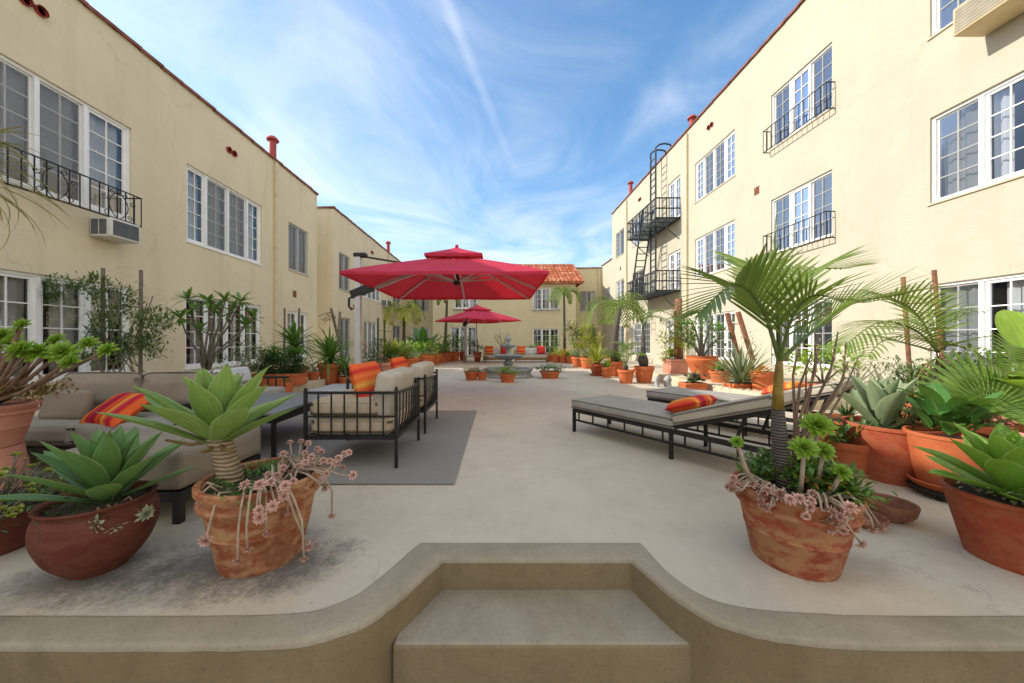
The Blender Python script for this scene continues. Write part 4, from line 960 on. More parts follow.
def frond(m,ms,pts,L0,n=26,W=.02,hang=.5,rr=.008,seed=0,tipd=.4,vee=.5,prof='strap',t0=.16,fwd=.55):
    """pts: list of world points of the rachis; leaflets to m, rachis to ms"""
    r=random.Random(seed); P_=[Vector(p) for p in pts]
    def ev(t_):
        k=t_*(len(P_)-1); i=min(int(k),len(P_)-2); f=k-i; p0=P_[max(i-1,0)];p1=P_[i];p2=P_[i+1];p3=P_[min(i+2,len(P_)-1)]
        return .5*((2*p1)+(p2-p0)*f+(2*p0-5*p1+4*p2-p3)*f*f+(3*p1-p0-3*p2+p3)*f**3)
    cp=[ev(i/14) for i in range(15)]
    ms.tube(cp,[rr*(1-.8*i/14) for i in range(15)],6)
    for i in range(n):
        t_=t0+(1-t0)*i/(n-1); p=ev(t_); d=(ev(min(1,t_+.03))-ev(max(0,t_-.03))).normalized()
        s=d.cross(Vector((0,0,1))); s=s.normalized() if s.length>.05 else Vector((1,0,0)); up=s.cross(d).normalized()
        for sg in (-1,1):
            fw=fwd+.9*t_; v=(s*sg+d*fw+up*vee).normalized(); L=L0*(math.sin(PI*(.12+.82*t_))**.7)*r.uniform(.88,1.08)
            # blade in a frame: local x along v
            q=v; side=q.cross(up).normalized(); nn=side.cross(q).normalized()
            rows=[];uvs=[]; pp=p.copy(); dd=q.copy(); sg4=5
            for k in range(sg4+1):
                u=k/sg4; w_=W*PF[prof](u)*.5
                rows.append([pp-side*w_+nn*w_*.3,pp,pp+side*w_+nn*w_*.3]); uvs.append([(0,u),(.5,u),(1,u)])
                pp=pp+dd*L/sg4; dd=(dd+Vector((0,0,-1))*hang/sg4*r.uniform(.7,1.3)).normalized()
            m.quadstrip(rows,uvs)
def ghoststems(ms,mr,c,n,r0,spread,seed,a0=0,a1=2*PI,rs=.022,hang=(.02,.2),rise=.03,ztop=0):
    r=random.Random(seed)
    for i in range(n):
        a=r.uniform(a0,a1); e=r.uniform(*spread); h_=r.uniform(*hang); c_=Vector(c); u=Vector((math.cos(a),math.sin(a),0))
        p0=c_+u*r0*r.uniform(.5,.85); p1=c_+u*(r0*1.0+e*.2)+Vector((0,0,rise+r.uniform(0,.03))); p2=c_+u*(r0+e*.75)+Vector((r.gauss(0,.012),r.gauss(0,.012),-h_*.4)); p3=c_+u*(r0+e)+Vector((r.gauss(0,.02),r.gauss(0,.02),-h_))
        ms.tube([p0,p1,(p1+p2)/2+Vector((0,0,.01)),p2,p3],[.0055,.005,.005,.0045,.0045],6)
        d=(p3-p2).normalized(); rosette(mr,p3,rs*r.uniform(.85,1.35),34,rs*.42,(d+Vector((0,-.3,.35))).normalized(),seed+i,emin=-25)

def pot_profile(kind,r,h):
    if kind=='classic': return [(0,0),(r*.66,0),(r*.69,.015),(r*.90,h*.72),(r*.91,h*.77),(r*.98,h*.78),(r,h*.80),(r*1.0,h*.98),(r*.985,h),(r*.90,h),(r*.88,h*.97),(r*.86,h*.8)]
    if kind=='rolled': return [(0,0),(r*.66,0),(r*.68,.012),(r*.80,h*.42),(r*.815,h*.43),(r*.815,h*.45),(r*.81,h*.455),(r*.885,h*.72),(r*.895,h*.74),(r*.955,h*.75),(r*.975,h*.78),(r*.96,h*.81),(r*.91,h*.825),(r*.93,h*.86),(r*1.0,h*.93),(r*1.0,h*.985),(r*.97,h),(r*.90,h*.99),(r*.87,h*.95),(r*.85,h*.8)]
    if kind=='bowl': return [(0,0),(r*.42,0),(r*.5,.01),(r*.80,h*.25),(r*.97,h*.52),(r*1.0,h*.68),(r*.97,h*.82),(r*.90,h*.90),(r*.93,h*.955),(r*.96,h*.985),(r*.93,h),(r*.86,h*.985),(r*.82,h*.93),(r*.84,h*.8)]
    if kind=='shallow': return [(0,0),(r*.72,0),(r*.92,h*.8),(r,h*.82),(r,h),(r*.93,h),(r*.9,h*.8)]
    if kind=='plain': return [(0,0),(r*.7,0),(r*.97,h*.93),(r*1.0,h*.94),(r*1.0,h),(r*.93,h),(r*.9,h*.85)]
    if kind=='urn': return [(0,0),(r*.62,0),(r*.55,h*.12),(r*.62,h*.2),(r*.95,h*.72),(r*1.04,h*.8),(r*1.04,h*.86),(r*.96,h*.9),(r*1.02,h),(r*.9,h),(r*.86,h*.85)]
def smoothprof(p,k=4):
    o=[]
    for i in range(len(p)-1):
        p0=p[max(i-1,0)];p1=p[i];p2=p[i+1];p3=p[min(i+2,len(p)-1)]
        for j in range(k):
            s=j/k; o.append(tuple(.5*((2*p1[a])+(p2[a]-p0[a])*s+(2*p0[a]-5*p1[a]+4*p2[a]-p3[a])*s*s+(3*p1[a]-p0[a]-3*p2[a]+p3[a])*s**3) for a in (0,1)))
    return o+[p[-1]]
def potted(name,label,loc,pr,ph,kind='classic',mat='terra',group=None,saucer=False,sx=1,rz=0,seed=0,cat='potted plant',n=28,box=False):
    e=thing(name,label,cat,loc,rz,group)
    if box:
        m=MB(); w_,d_=box; m.rbox((-w_/2,-d_/2,0),(w_/2,d_/2,ph-.03),.01,2); m.rbox((-w_/2-.015,-d_/2-.015,ph-.06),(w_/2+.015,d_/2+.015,ph),.01,2); m.build('pot',M[mat],e,smooth=30)
        m=MB(); m.box((-w_/2+.02,-d_/2+.02,ph-.01),(w_/2-.02,d_/2-.02,ph+.006)); m.build('soil',M['soil'],e)
        return e
    m=MB(); pp_=pot_profile(kind,pr,ph); pp_=smoothprof(pp_) if kind=='bowl' else pp_; m.lathe(pp_,n,(0,0,.012 if saucer else 0),.012 if pr>.15 else .02,seed,sx=sx); m.build('pot',M[mat],e,smooth=38)
    m=MB(); m.lathe([(pr*.88,ph*.90),(pr*.5,ph*.93),(0,ph*.94)],n,(0,0,0),.1,seed,sx=sx); m.build('soil',M['soil'],e,smooth=2)
    if saucer: m=MB(); m.lathe([(0,0),(pr*.8,0),(pr*.92,.04),(pr*.88,.045),(pr*.8,.012),(0,.012)],n); m.build('saucer',M[mat],e,smooth=30)
    return e
# ------------------------------------------------------------ foreground pots
# low pot of sedum at far left
e=potted('potted_sedum','low brown red pot of yellow green sedum, at the very left edge',(-2.62,1.75,0),.28,.21,'plain','glaze',seed=1,n=40)
mr=MB(); ms=MB(); r=random.Random(11)
for i in range(120):
    a=r.uniform(0,2*PI); q=math.sqrt(r.random()); p=Vector((math.cos(a)*q*.42,math.sin(a)*q*.26,.22+.26*(1-q*q)*r.uniform(.55,1.1)+r.uniform(-.02,.03)))
    b=Vector((p.x*.4,p.y*.4,.19)); ms.tube([b,(b+p)/2+Vector((r.gauss(0,.02),r.gauss(0,.02),-.02)),p],[.006,.005,.004],5)
    rosette(mr,p,r.uniform(.022,.038),12,None,Vector((r.gauss(0,.4),r.gauss(0,.4),1)).normalized(),i)
mr.build('foliage',M['sedum'],e,smooth=2); ms.build('stem',M['branch'],e,smooth=2)
md=MB(); leafcloud(md,(0,0,.28),(.36,.24,.08),700,.03,3); md.build('undergrowth',M['leaf_dark'],e,smooth=2)
# clay bowl with agave
e=potted('potted_agave','round dark clay bowl holding a green fox tail agave, left of the trunked agave',(-1.86,1.61,0),.205,.325,'bowl','glaze',seed=2,n=56)
m=MB(); agave(m,(0.0,.03,.34),.38,22,.12,seed=5,emin=22,emax=84,droop=.0,fold=.6); m.build('foliage',M['agave_dark'],e,smooth=2)
ms=MB(); mr=MB(); ghoststems(ms,mr,(0,0,.29),4,.15,(.02,.10),31,-.75,.25,.042,(0.0,.07))
ms.build('stem_foliage',M['stem_br'],e,smooth=2); mr.build('rosette_foliage',M['ghost_g'],e,smooth=2)
md=MB(); leafcloud(md,(0,0,.30),(.16,.16,.03),260,.03,8); md.build('undergrowth',M['leaf_dark'],e,smooth=2)
# tall terracotta pot with trunked agave
e=potted('potted_agave','weathered terracotta pot with trunked agave and trailing pink rosettes, left of the steps',(-1.16,1.70,0),.262,.40,'rolled','terra_old',seed=3,n=64)
hd=Vector((-.215,-.01,.585))
m=MB(); m.tube([(-.13,-.02,.33),(-.15,-.02,.42),(-.17,-.02,.50),hd],[.058,.052,.048,.052],14); m.build('trunk',M['agave_trunk'],e,smooth=2)
m=MB(); agave(m,hd+Vector((0,0,.015)),.42,22,.15,seed=9,tilt=Rx(R(-4))@Ry(R(-2)),emin=24,emax=84,droop=.05,fold=.6); m.build('foliage',M['agave'],e,smooth=2)
m=MB()
for a,L in ((2.9,.30),(-1.2,.12),(-.5,.2)):
    u=Vector((math.cos(a),math.sin(a),0)); m.tube([hd+Vector((0,0,-.02)),hd+u*L*.5+Vector((0,-.02,-.045)),hd+u*L+Vector((0,-.03,-.03))],[.012,.009,.006],6)
m.build('old_leaf_stalk',M['leaf_dry'],e,smooth=2)
ms=MB(); mr=MB()
ghoststems(ms,mr,(0,0,.36),28,.15,(.05,.26),41,-1.1,.9,.024,(-.12,.02),.05)
ghoststems(ms,mr,(0,0,.37),9,.22,(.03,.20),47,-1.75,.6,.026,(.03,.24),.02)
ghoststems(ms,mr,(0,0,.36),3,.2,(.02,.08),49,2.4,4.6,.026,(-.02,.05),.03)
ghoststems(ms,mr,(.06,0,.37),18,.06,(.02,.14),59,-1.5,1.6,.022,(-.16,-.04),.08)
ms.build('stem_foliage',M['stem'],e,smooth=2); mr.build('rosette_foliage',M['ghost'],e,smooth=2)
md=MB(); leafcloud(md,(.02,0,.385),(.2,.19,.045),900,.032,9,prof='succ'); md.build('undergrowth',M['leaf'],e,smooth=2)
# right tall pot with small palm
e=potted('potted_palm','weathered terracotta pot with a young palm and pink rosettes, right of the steps',(1.425,1.665,0),.245,.355,'rolled','terra_mid',seed=4,n=64)
m=MB(); m.tube([(-.015,.02,.3),(-.02,.02,.40),(-.035,.03,.50),(-.045,.03,.62),(-.05,.03,.72)],[.046,.044,.037,.031,.026],14); m.build('trunk',M['palm_trunk'],e,smooth=2)
m=MB(); m.tube([(-.05,.03,.71),(-.05,.03,.80),(-.045,.03,.90),(-.042,.03,.98)],[.026,.022,.018,.011],12); m.build('crownshaft',M['crownshaft'],e,smooth=2)
ml=MB(); ms=MB(); c=Vector((-.042,.03,.95))
def W_(x,y,D): return P(x,y,D)-Vector((1.425,1.665,0))
frond(ml,ms,[c,W_(762,308,1.66),W_(735,285,1.6),W_(700,312,1.50)],.34,24,.018,.144,.011,1,vee=.2,t0=.2,fwd=.75)
frond(ml,ms,[c,W_(780,300,1.75),W_(808,272,1.85),W_(850,268,1.95)],.34,22,.018,.14,.010,2,vee=.2,t0=.2,fwd=.75)
frond(ml,ms,[c,W_(808,335,1.66),W_(848,305,1.6),W_(905,294,1.55)],.30,26,.0145,.12,.011,3,vee=.2,t0=.2,fwd=.75)
frond(ml,ms,[c,W_(775,300,1.85),W_(760,268,2.05),W_(735,262,2.25)],.34,22,.018,.14,.009,4,vee=.2,t0=.2,fwd=.75)
frond(ml,ms,[c,W_(792,318,1.55),W_(812,296,1.45),W_(840,300,1.33)],.22,18,.011,.12,.009,5,vee=.2,t0=.2,fwd=.75)
ms.tube([c,W_(776,280,1.7),W_(774,240,1.7),W_(777,207,1.7)],[.010,.007,.004,.001],6)
ml.build('frond',M['leaf_palm'],e,smooth=2); ms.build('frond_stalk',M['stem_gr'],e,smooth=2)
ms=MB(); branchy(ms,(.05,.06,.33),[W_(812,352,1.85),W_(815,330,1.8),W_(848,362,1.8),W_(822,330,1.9),W_(800,340,2.0),W_(838,332,1.85)],.009,.0035,3); branchy(ms,(.09,.08,.33),[W_(846,342,1.9),W_(858,358,1.85),W_(806,365,1.85)],.008,.003,5); ms.build('bare_branch',M['stem_br'],e,smooth=2)
mr=MB(); ms=MB(); r=random.Random(5)
for px_,py_,D,s in ((818,420,1.62,.075),(804,442,1.5,.06),(824,445,1.56,.055),(737,436,1.6,.032),(842,466,1.5,.045)):
    p=W_(px_,py_+6,D); mr=MB(); rosette(mr,p,s*1.1,44,s*.42,Vector((r.gauss(0,.25),-.8,.7)).normalized(),px_,emin=-15); mr.build('green_rosette',M['leaf_lime'],e,smooth=2); ms.tube([(p.x*.6,p.y*.6,.33),(p.x*.85,p.y*.85,(.33+p.z)/2),p],[.011,.009,.008],6)
md=MB(); leafcloud(md,(.08,.02,.40),(.21,.18,.07),1300,.045,12,clumps=30); md.build('undergrowth',M['leaf'],e,smooth=2)
md=MB(); r=random.Random(77)
for i in range(16): whorl(md,(r.uniform(-.06,.22),r.uniform(-.12,.15),.40+r.uniform(0,.06)),9,.085,.02,i,0,75,'strap',.6)
md.build('spiky_undergrowth',M['leaf_vine'],e,smooth=2)
md=MB(); leafcloud(md,(.1,.0,.39),(.17,.15,.05),200,.035,14); md.build('orange_foliage',M['leaf_orange'],e,smooth=2)
mr2=MB()
ghoststems(ms,mr2,(-.02,-.03,.345),36,.17,(.02,.13),61,2.5,4.8,.026,(-.06,.04),.035)
ghoststems(ms,mr2,(0,0,.345),20,.19,(.03,.14),62,4.6,6.9,.027,(-.03,.13),.03)
ms.build('stem_foliage',M['stem'],e,smooth=2); mr2.build('rosette_foliage',M['ghost'],e,smooth=2)
# right front pot with broad agave
e=potted('potted_agave','large red pot with a broad bright green agave at the right edge',(2.50,1.64,0),.25,.32,'plain','terra_dull',seed=6,n=56)
m=MB(); agave(m,(-.03,.02,.345),.38,21,.15,seed=14,emin=18,emax=82,droop=.2,fold=.6); m.build('foliage',M['agave_lime'],e,smooth=2)
md=MB(); leafcloud(md,(-.03,-.05,.335),(.17,.14,.03),260,.03,17); md.build('undergrowth',M['ghost_g'],e,smooth=2)
# empty bowls
for lab,p,r_,h_ in (('empty dark clay bowl on the floor right of the palm pot',(2.33,2.06,0),.125,.10),('small clay dish tucked behind the palm pot, beside the empty bowl',(2.10,1.98,0),.10,.06)):
    m=MB(); m.lathe([(0,0),(r_*.6,0),(r_*.9,h_*.4),(r_,h_*.9),(r_*.98,h_),(r_*.9,h_*.95),(r_*.8,h_*.45),(r_*.5,.015),(0,.012)],30,wob=.01); o=m.build('clay_bowl',M['bowlclay'],smooth=40); o.location=p; tag(o,lab,'bowl')
# right-hand pots behind
e=potted('potted_agave','big orange terracotta pot with a spiky blue grey agave, behind the palm pot at right',(3.02,2.66,0),.27,.42,'plain','terra_dull',seed=7,n=44)
m=MB(); agave(m,(-.06,0,.42),.48,12,.15,seed=21,emin=38,emax=82,droop=-.05,fold=.9); m.build('foliage',M['agave_blue'],e,smooth=2)
md=MB(); leafcloud(md,(.06,0,.44),(.2,.17,.08),300,.07,22,prof='strap',asp=.15); md.build('undergrowth',M['leaf_dark'],e,smooth=2)
e=potted('potted_grass','reddish pot of dark trailing grass just left of the blue grey agave pot',(3.12,3.08,0),.25,.36,'plain','terra',seed=8)
md=MB(); 
for i in range(90): blade(md,(0,0,.35),i*2.4,R(rnd.uniform(5,80)),rnd.uniform(.12,.28),.012,rnd.uniform(.5,1.6),5,.2,'strap')
md.build('foliage',M['leaf_dark'],e,smooth=2)
e=potted('potted_calathea','orange pot of big glossy veined leaves on a black wheeled stand, behind the edge agave',(3.06,2.33,.06),.215,.36,'plain','terra',saucer=True,seed=9,n=40)
m=MB()
for i in range(34): 
    a=i*2.4; q=.12*math.sqrt((i+1)/34); blade(m,(math.cos(a)*q,math.sin(a)*q,.36+rnd.uniform(0,.16)),a+rnd.uniform(-.4,.4),R(rnd.uniform(40,80)),rnd.uniform(.18,.30),rnd.uniform(.08,.12),rnd.uniform(.5,1.3),7,.25,'broad')
m.build('foliage',M['leaf_banana'],e,smooth=2)
cd=thing('plant_caddy','black wheeled stand under the veined leaf pot','plant stand',(3.06,2.33,0)); m=MB(); m.lathe([(0,.04),(.2,.04),(.2,.058),(0,.058)],24); m.build('tray',M['rubber'],cd)
for k in range(4): a=k*PI/2+.4; m=MB(); m.tube([(math.cos(a)*.16-.01,math.sin(a)*.16,.02),(math.cos(a)*.16+.015,math.sin(a)*.16,.02)],.02,10); m.build('wheel',M['rubber'],cd)
# fan palm
e=potted('potted_fan_palm','fan palm with a wide pleated leaf in a terracotta pot near the right wall window',(3.9,2.85,0),.26,.4,'classic','terra',seed=10)
ml=MB(); ms=MB(); r=random.Random(3)
def fan(c,nrm,Rr,n=30,spread=R(250)):
    Mx=T(*c)@nrm.to_track_quat('Z','Y').to_matrix().to_4x4()
    for i in range(n):
        a=-spread/2+spread*i/(n-1)+PI/2; blade(ml,(0,0,0),a,R(14),Rr*(.85+.15*math.cos((a-PI/2)*.7))*r.uniform(.93,1.04),Rr*.095,.35,7,.5,'strap',Mx)
def W2(x,y,D): return P(x,y,D)-Vector((3.9,2.85,0))
for (x,y,D,nr,Rr) in ((985,408,2.65,Vector((-.25,-.9,.35)),.50),(1040,380,2.9,Vector((.2,-.8,.5)),.5)):
    p=W2(x,y,D); fan(p,nr.normalized(),Rr); ms.tube([(0,0,.38),(p.x*.5,p.y*.5,p.z*.55+.15),p],[.014,.011,.008],6)
ml.build('fan_leaf',M['leaf_fan'],e,smooth=2); ms.build('leaf_stalk',M['stem_gr'],e,smooth=2)
# feather palm behind right
e=potted('potted_palm','bushy feather palm with long arching fronds, in front of the ground window at right',(4.25,3.3,0),.28,.45,'classic','terra',seed=11)
def W3(x,y,D): return P(x,y,D)-Vector((4.25,3.3,0))
m=MB(); m.lathe([(.0,.42),(.07,.42),(.1,.5),(.085,.62),(.06,.75),(.03,.85),(0,.86)],14); m.build('trunk',M['palm_trunk'],e,smooth=2)
ml=MB(); ms=MB(); c=W3(938,352,3.3)
frond(ml,ms,[c,W3(915,330,3.2),W3(880,322,3.1),W3(845,345,3.0)],.46,30,.017,.8,.012,11,vee=.15)
frond(ml,ms,[c,W3(920,318,3.3),W3(895,300,3.3),W3(862,303,3.3)],.42,24,.016,.6,.011,13)
frond(ml,ms,[c,W3(950,345,3.0),W3(975,352,2.8),W3(1005,372,2.6)],.36,24,.016,.4,.011,14)
frond(ml,ms,[c,W3(932,318,3.6),W3(925,300,3.9),W3(905,298,4.2)],.4,20,.016,.6,.010,15)
frond(ml,ms,[c,W3(912,345,3.0),W3(885,340,2.8),W3(868,356,2.7)],.3,20,.014,.6,.009,16)
ml.build('frond',M['leaf_palm'],e,smooth=2); ms.build('frond_stalk',M['stem_gr'],e,smooth=2)
ml=MB()
for i in range(26): blade(ml,c+Vector((0,0,-.05)),i*2.4,R(rnd.uniform(-60,40)),rnd.uniform(.2,.45),.012,rnd.uniform(.6,1.8),6,.2,'strap')
ml.build('dry_frond',M['leaf_dry'],e,smooth=2)
# stakes by the right wall with climbing plant
def stakes(label,pts,cross,r=.022,mat='stake'):
    b=sum((Vector(p[0]) for p in pts),Vector())/len(pts); b.z=0; e=thing('plant_stakes',label,'plant stakes',b); 
    for a,c in pts: m=MB(); m.tube([Vector(a)-b,Vector(c)-b],r,8); m.build('stake',M[mat],e,smooth=30)
    for a,c in cross: m=MB(); m.bar(Vector(a)-b,Vector(c)-b,.018); m.build('crossbar',M[mat],e)
    return e,b
e,b=stakes('pair of leaning reddish stakes tied together before the right ground window',[(P(913,355,4.3)-Vector((0,0,.8)),P(903,277,4.3)),(P(947,350,4.2)-Vector((0,0,.8)),P(934,270,4.2))],[(P(906,304,4.3),P(940,302,4.2))])
m=MB(); leafcloud(m,P(945,316,4.1)-b,(.3,.25,.05),260,.05,31); leafcloud(m,P(905,380,3.9)-b,(.45,.4,.35),1100,.06,32,asp=.25); m.build('climbing_foliage',M['leaf_grey'],e,smooth=2)
# banana-like leaves right edge
e=potted('potted_banana','broad leafed bright green plant with one tall leaf at the right edge',(3.95,2.45,0),.24,.4,'classic','terra_pale',seed=12)
def W4(x,y,D): return P(x,y,D)-Vector((3.95,2.45,0))
m=MB(); blade(m,W4(1030,350,2.55),R(75),R(72),.36,.30,.4,10,.15,'broad',None,2); blade(m,W4(1030,390,2.5),R(190),R(30),.3,.2,.6,8,.2,'broad',None,2); blade(m,W4(1045,380,2.5),R(250),R(50),.3,.2,.9,8,.2,'broad',None,2)
for i in range(9): blade(m,W4(1035,385,2.55),i*2.4,R(rnd.uniform(10,70)),.26,.13,.9,7,.2,'broad')
m.build('foliage',M['leaf_lime'],e,smooth=2); ms=MB(); ms.tube([(0,0,.38),W4(1040,400,2.5),W4(1030,350,2.55)],[.02,.014,.009],8); ms.tube([(0,0,.38),W4(1032,388,2.52)],[.018,.01],8); ms.build('stem',M['stem_br'],e,smooth=2)
# assorted pots in the right cluster
def clump(name,label,x,y,D,pr,ph,plants,mat='terra',kind='classic',zb=0,group=None,cat='potted plant',box=False,rz=0):
    p=P(x,y,D); p.z=zb; e=potted(name,label,p,pr,ph,kind,mat,seed=int(x),group=group,cat=cat,box=box,rz=rz,n=20)
    for k,(pt,mt,fn) in enumerate(plants): m=MB(); fn(m); m.build(pt,M[mt],e,smooth=2)
    return e
def fbush(rad,h,n,s,seed=0,asp=.4,prof='leaf'): return lambda m: leafcloud(m,(0,0,h),rad,n,s,seed or rnd.randint(1,999),asp=asp,prof=prof)
def fspike(h,n,L,W,emin=0,emax=85,droop=.6,seed=0):
    def f(m):
        r=random.Random(seed or rnd.randint(1,999))
        for i in range(n): blade(m,(r.gauss(0,.02),r.gauss(0,.02),h),i*2.4,R(r.uniform(emin,emax)),L*r.uniform(.6,1.1),W,droop*r.uniform(.3,1.5),5,.25,'strap')
    return f
def fstem(tips,base=(0,0,.2),rb=.02,rt=.008): return lambda m: branchy(m,base,tips,rb,rt,rnd.randint(1,99))
def fwh(pts,n,L,W): 
    def f(m):
        for p in pts: whorl(m,p,n,L,W,rnd.randint(1,999))
    return f
def fros(pts,s):
    def f(m):
        for i,p in enumerate(pts): rosette(m,p,s,22,s*.4,Vector((rnd.gauss(0,.3),-.4,.9)).normalized(),i)
    return f
clump('potted_bromeliad','pot of yellow and orange tipped bromeliads beside the blue grey agave, near the sunny wall',898,420,3.5,.2,.36,[('foliage','leaf_orange',fspike(.4,60,.24,.035,10,85,.7))])
clump('potted_succulent','pot with a fat banded grey stem and pink rosettes, beside the fan palm',944,430,3.05,.2,.35,[('stem','palm_trunk',lambda m:m.lathe([(0,.3),(.07,.32),(.1,.42),(.09,.52),(.05,.6),(0,.62)],12)),('rosette','ghost',fros([(rnd.gauss(0,.12),rnd.gauss(0,.1),.38+rnd.random()*.08) for i in range(16)],.04)),('foliage','leaf_dark',fbush((.2,.18,.12),.42,300,.07))])
clump('potted_succulent','pale terracotta pot of trailing succulents below the fan palm leaf',1005,420,2.9,.22,.5,[('foliage','ghost_g',fbush((.28,.22,.1),.5,400,.05)),('stem','stem',fstem([(rnd.uniform(-.3,.3),rnd.uniform(-.25,.1),rnd.uniform(.35,.65)) for i in range(22)],(0,0,.45),.008,.005))],'terra_pale')
clump('potted_shrub','small leafy shrub in an orange pot close to the right wall stakes',925,420,3.7,.22,.38,[('foliage','leaf',fbush((.3,.3,.22),.58,700,.06,asp=.3))])
clump('potted_succulent','pot with yellow edged leaves just right of the palm pot',850,420,2.75,.15,.26,[('foliage','leaf_yel',fspike(.28,10,.2,.05,10,60,.8)),('undergrowth','leaf',fbush((.2,.18,.1),.3,300,.06))],'terra')
clump('dry_plant','tiny dry bare branched plant at the foot of the right wall',855,400,6.6,.12,.08,[('foliage','leaf_grey',fbush((.45,.3,.22),.42,260,.07,asp=.12)),('stem','branch',fstem([(rnd.uniform(-.4,.4),rnd.uniform(-.3,.3),rnd.uniform(.4,.7)) for i in range(12)],(0,0,.05),.015,.005))],'terra_dull')
clump('potted_shrub','light green leafy shrub in an orange box behind the lounger backs',823,400,5.6,.2,.38,[('foliage','leaf_lime',fbush((.5,.35,.25),.7,420,.10)),('stem','branch',fstem([(-.3,0,.7),(.2,0,.8),(.4,.1,.6),(0,.1,.9)],(0,0,.3)))],'terra2',box=(.5,.3))
clump('potted_shrub','dark green shrub filling the gap under the right ground window',968,400,3.75,.24,.38,[('foliage','leaf_dark',fbush((.5,.35,.3),.62,1100,.085,asp=.3)),('dry_foliage','leaf_dry',fbush((.4,.3,.2),.7,160,.08))],'terra')
clump('potted_grass','grey green strappy clump low down between the blue grey agave and wall',885,405,4.3,.2,.3,[('foliage','leaf_grey',fspike(.3,90,.5,.03,5,80,1.0))],'terra')
# ---- pots on and before the right ledge
clump('potted_yucca','spiky grey green yucca in a long orange box behind the far lounger',742,392,6.4,.2,.28,[('foliage','leaf_grey',fspike(.26,150,.85,.035,5,88,.35))],'terra2',box=(.5,.3))
clump('potted_flower','small round orange pot tucked behind the yucca box',762,392,6.1,.18,.42,[('foliage','flower_o',fbush((.14,.12,.06),.45,160,.05))],'terra2',zb=.1)
clump('potted_succulent','pot of lime green leaves on the ledge just left of the yucca',720,383,7.2,.21,.24,[('foliage','leaf_lime',fspike(.24,24,.28,.07,20,85,.6))],'terra2','shallow',zb=.2)
clump('potted_shrub','tall urn pot with a leafy branching shrub before the white barred window',702,383,7.9,.33,.52,[('stem','branch',fstem([(-.55,0,1.1),(-.25,0,1.35),(.2,0,1.25),(.45,0,1.0),(.0,0,1.4),(-.8,0,1.2)],(0,0,.45),.028,.01)),('foliage','leaf',fbush((.5,.35,.42),1.05,420,.13))],'terra2','urn',zb=.2)
clump('potted_succulent','shallow orange box of grey purple succulents on the ledge, left of the urn pot',693,391,6.9,.2,.17,[('rosette','leaf_purple',fros([(rnd.gauss(0,.12),rnd.gauss(0,.05),.2+rnd.random()*.12) for i in range(14)],.08)),('foliage','leaf',fspike(.17,40,.3,.025,20,85,.8))],'terra2',box=(.42,.26),zb=.06)
clump('potted_column_shrub','square pale planter with a thick vine covered stem and yellow green bush',675,376,9.2,.22,.38,[('stem','stake',lambda m:m.tube([(.15,.1,.3),(.13,.1,1.3),(.15,.1,2.0)],[.12,.10,.09],8)),('foliage','leaf_yel',fbush((.42,.35,.42),.75,800,.10)),('vine_foliage','leaf_dry',fbush((.16,.16,.5),1.3,300,.08))],'terra_pale',box=(.45,.45),zb=.2)
for i,(x,lab) in enumerate(((657,'small weathered stone ornament on the ledge, left of a matching one'),(668,'small upright stone ornament beside its twin on the ledge'))):
    m=MB(); m.lathe([(0,0),(.07,0),(.075,.04),(.05,.1),(.07,.17),(.04,.24),(0,.27)],10,wob=.3,seed=i*3,sx=.8+.5*i); o=m.build('stone_ornament',M['stone'],smooth=40); p=P(x,385,8.0); o.location=(p.x,p.y,.0); tag(o,lab,'ornament')
e,b=stakes('pair of reddish leaning stakes with a crossbar behind the yucca',[(P(753,360,7.6),P(738,312,7.6)),(P(739,360,7.8),P(727,313,7.8))],[(P(727,324,7.8),P(741,324,7.6))],.05)
m=MB(); leafcloud(m,P(745,350,7.6)-b,(.35,.2,.35),220,.08,61,asp=.15); m.build('climbing_foliage',M['leaf_grey'],e,smooth=2)
# ---- row of pots down the right side, floor
def sidepalm(name,label,x,y,pr,ph,fr,mat='terra2',trunk=None,L=.3,lm='leaf_palm',kind='classic',W=.03,n=20):
    """fr: list of lists of (px,py) rachis points at the pot's depth"""
    g=G(x,y); e=potted(name,label,g,pr,ph,kind,mat,seed=int(x*3),n=22); D=g.y
    ml=MB(); ms=MB()
    for i,pl in enumerate(fr): frond(ml,ms,[P(a,b,D+rnd.uniform(-.4,.4)*(k>0)*k/3)-g for k,(a,b) in enumerate(pl)],L,n,W,.6,.014,i,vee=.1)
    ml.build('frond',M[lm],e,smooth=2); ms.build('frond_stalk',M['stem_gr'],e,smooth=2)
    if trunk: m=MB(); m.tube([P(a,b,D)-g for a,b,_ in trunk],[q for _,_,q in trunk],10); m.build('trunk',M['palm_trunk'],e,smooth=2)
    return e
sidepalm('potted_palm','large orange pot with a slim bottle palm arching both ways, next to the square planter',644,382.5,.25,.42,[[(643,330),(638,312),(622,306),(606,322)],[(643,330),(640,308),(630,302),(612,300)],[(643,330),(650,314),(662,311),(684,322)],[(643,330),(648,318),(660,318),(672,326)]],trunk=[(644,367,.10),(643,360,.13),(643,352,.06),(643,328,.035)],L=.42,n=22,W=.022)
sidepalm('potted_cycad','orange pot with short feathery cycad leaves, left of the bottle palm',626,383,.21,.34,[[(625,367),(618,355),(608,350),(598,350)],[(625,367),(624,352),(630,344),(640,345)],[(625,367),(627,350),(622,343),(612,342)],[(625,367),(630,356),(638,352),(643,355)]],trunk=[(626,370,.06),(625,365,.07)],L=.3,n=22,W=.02)
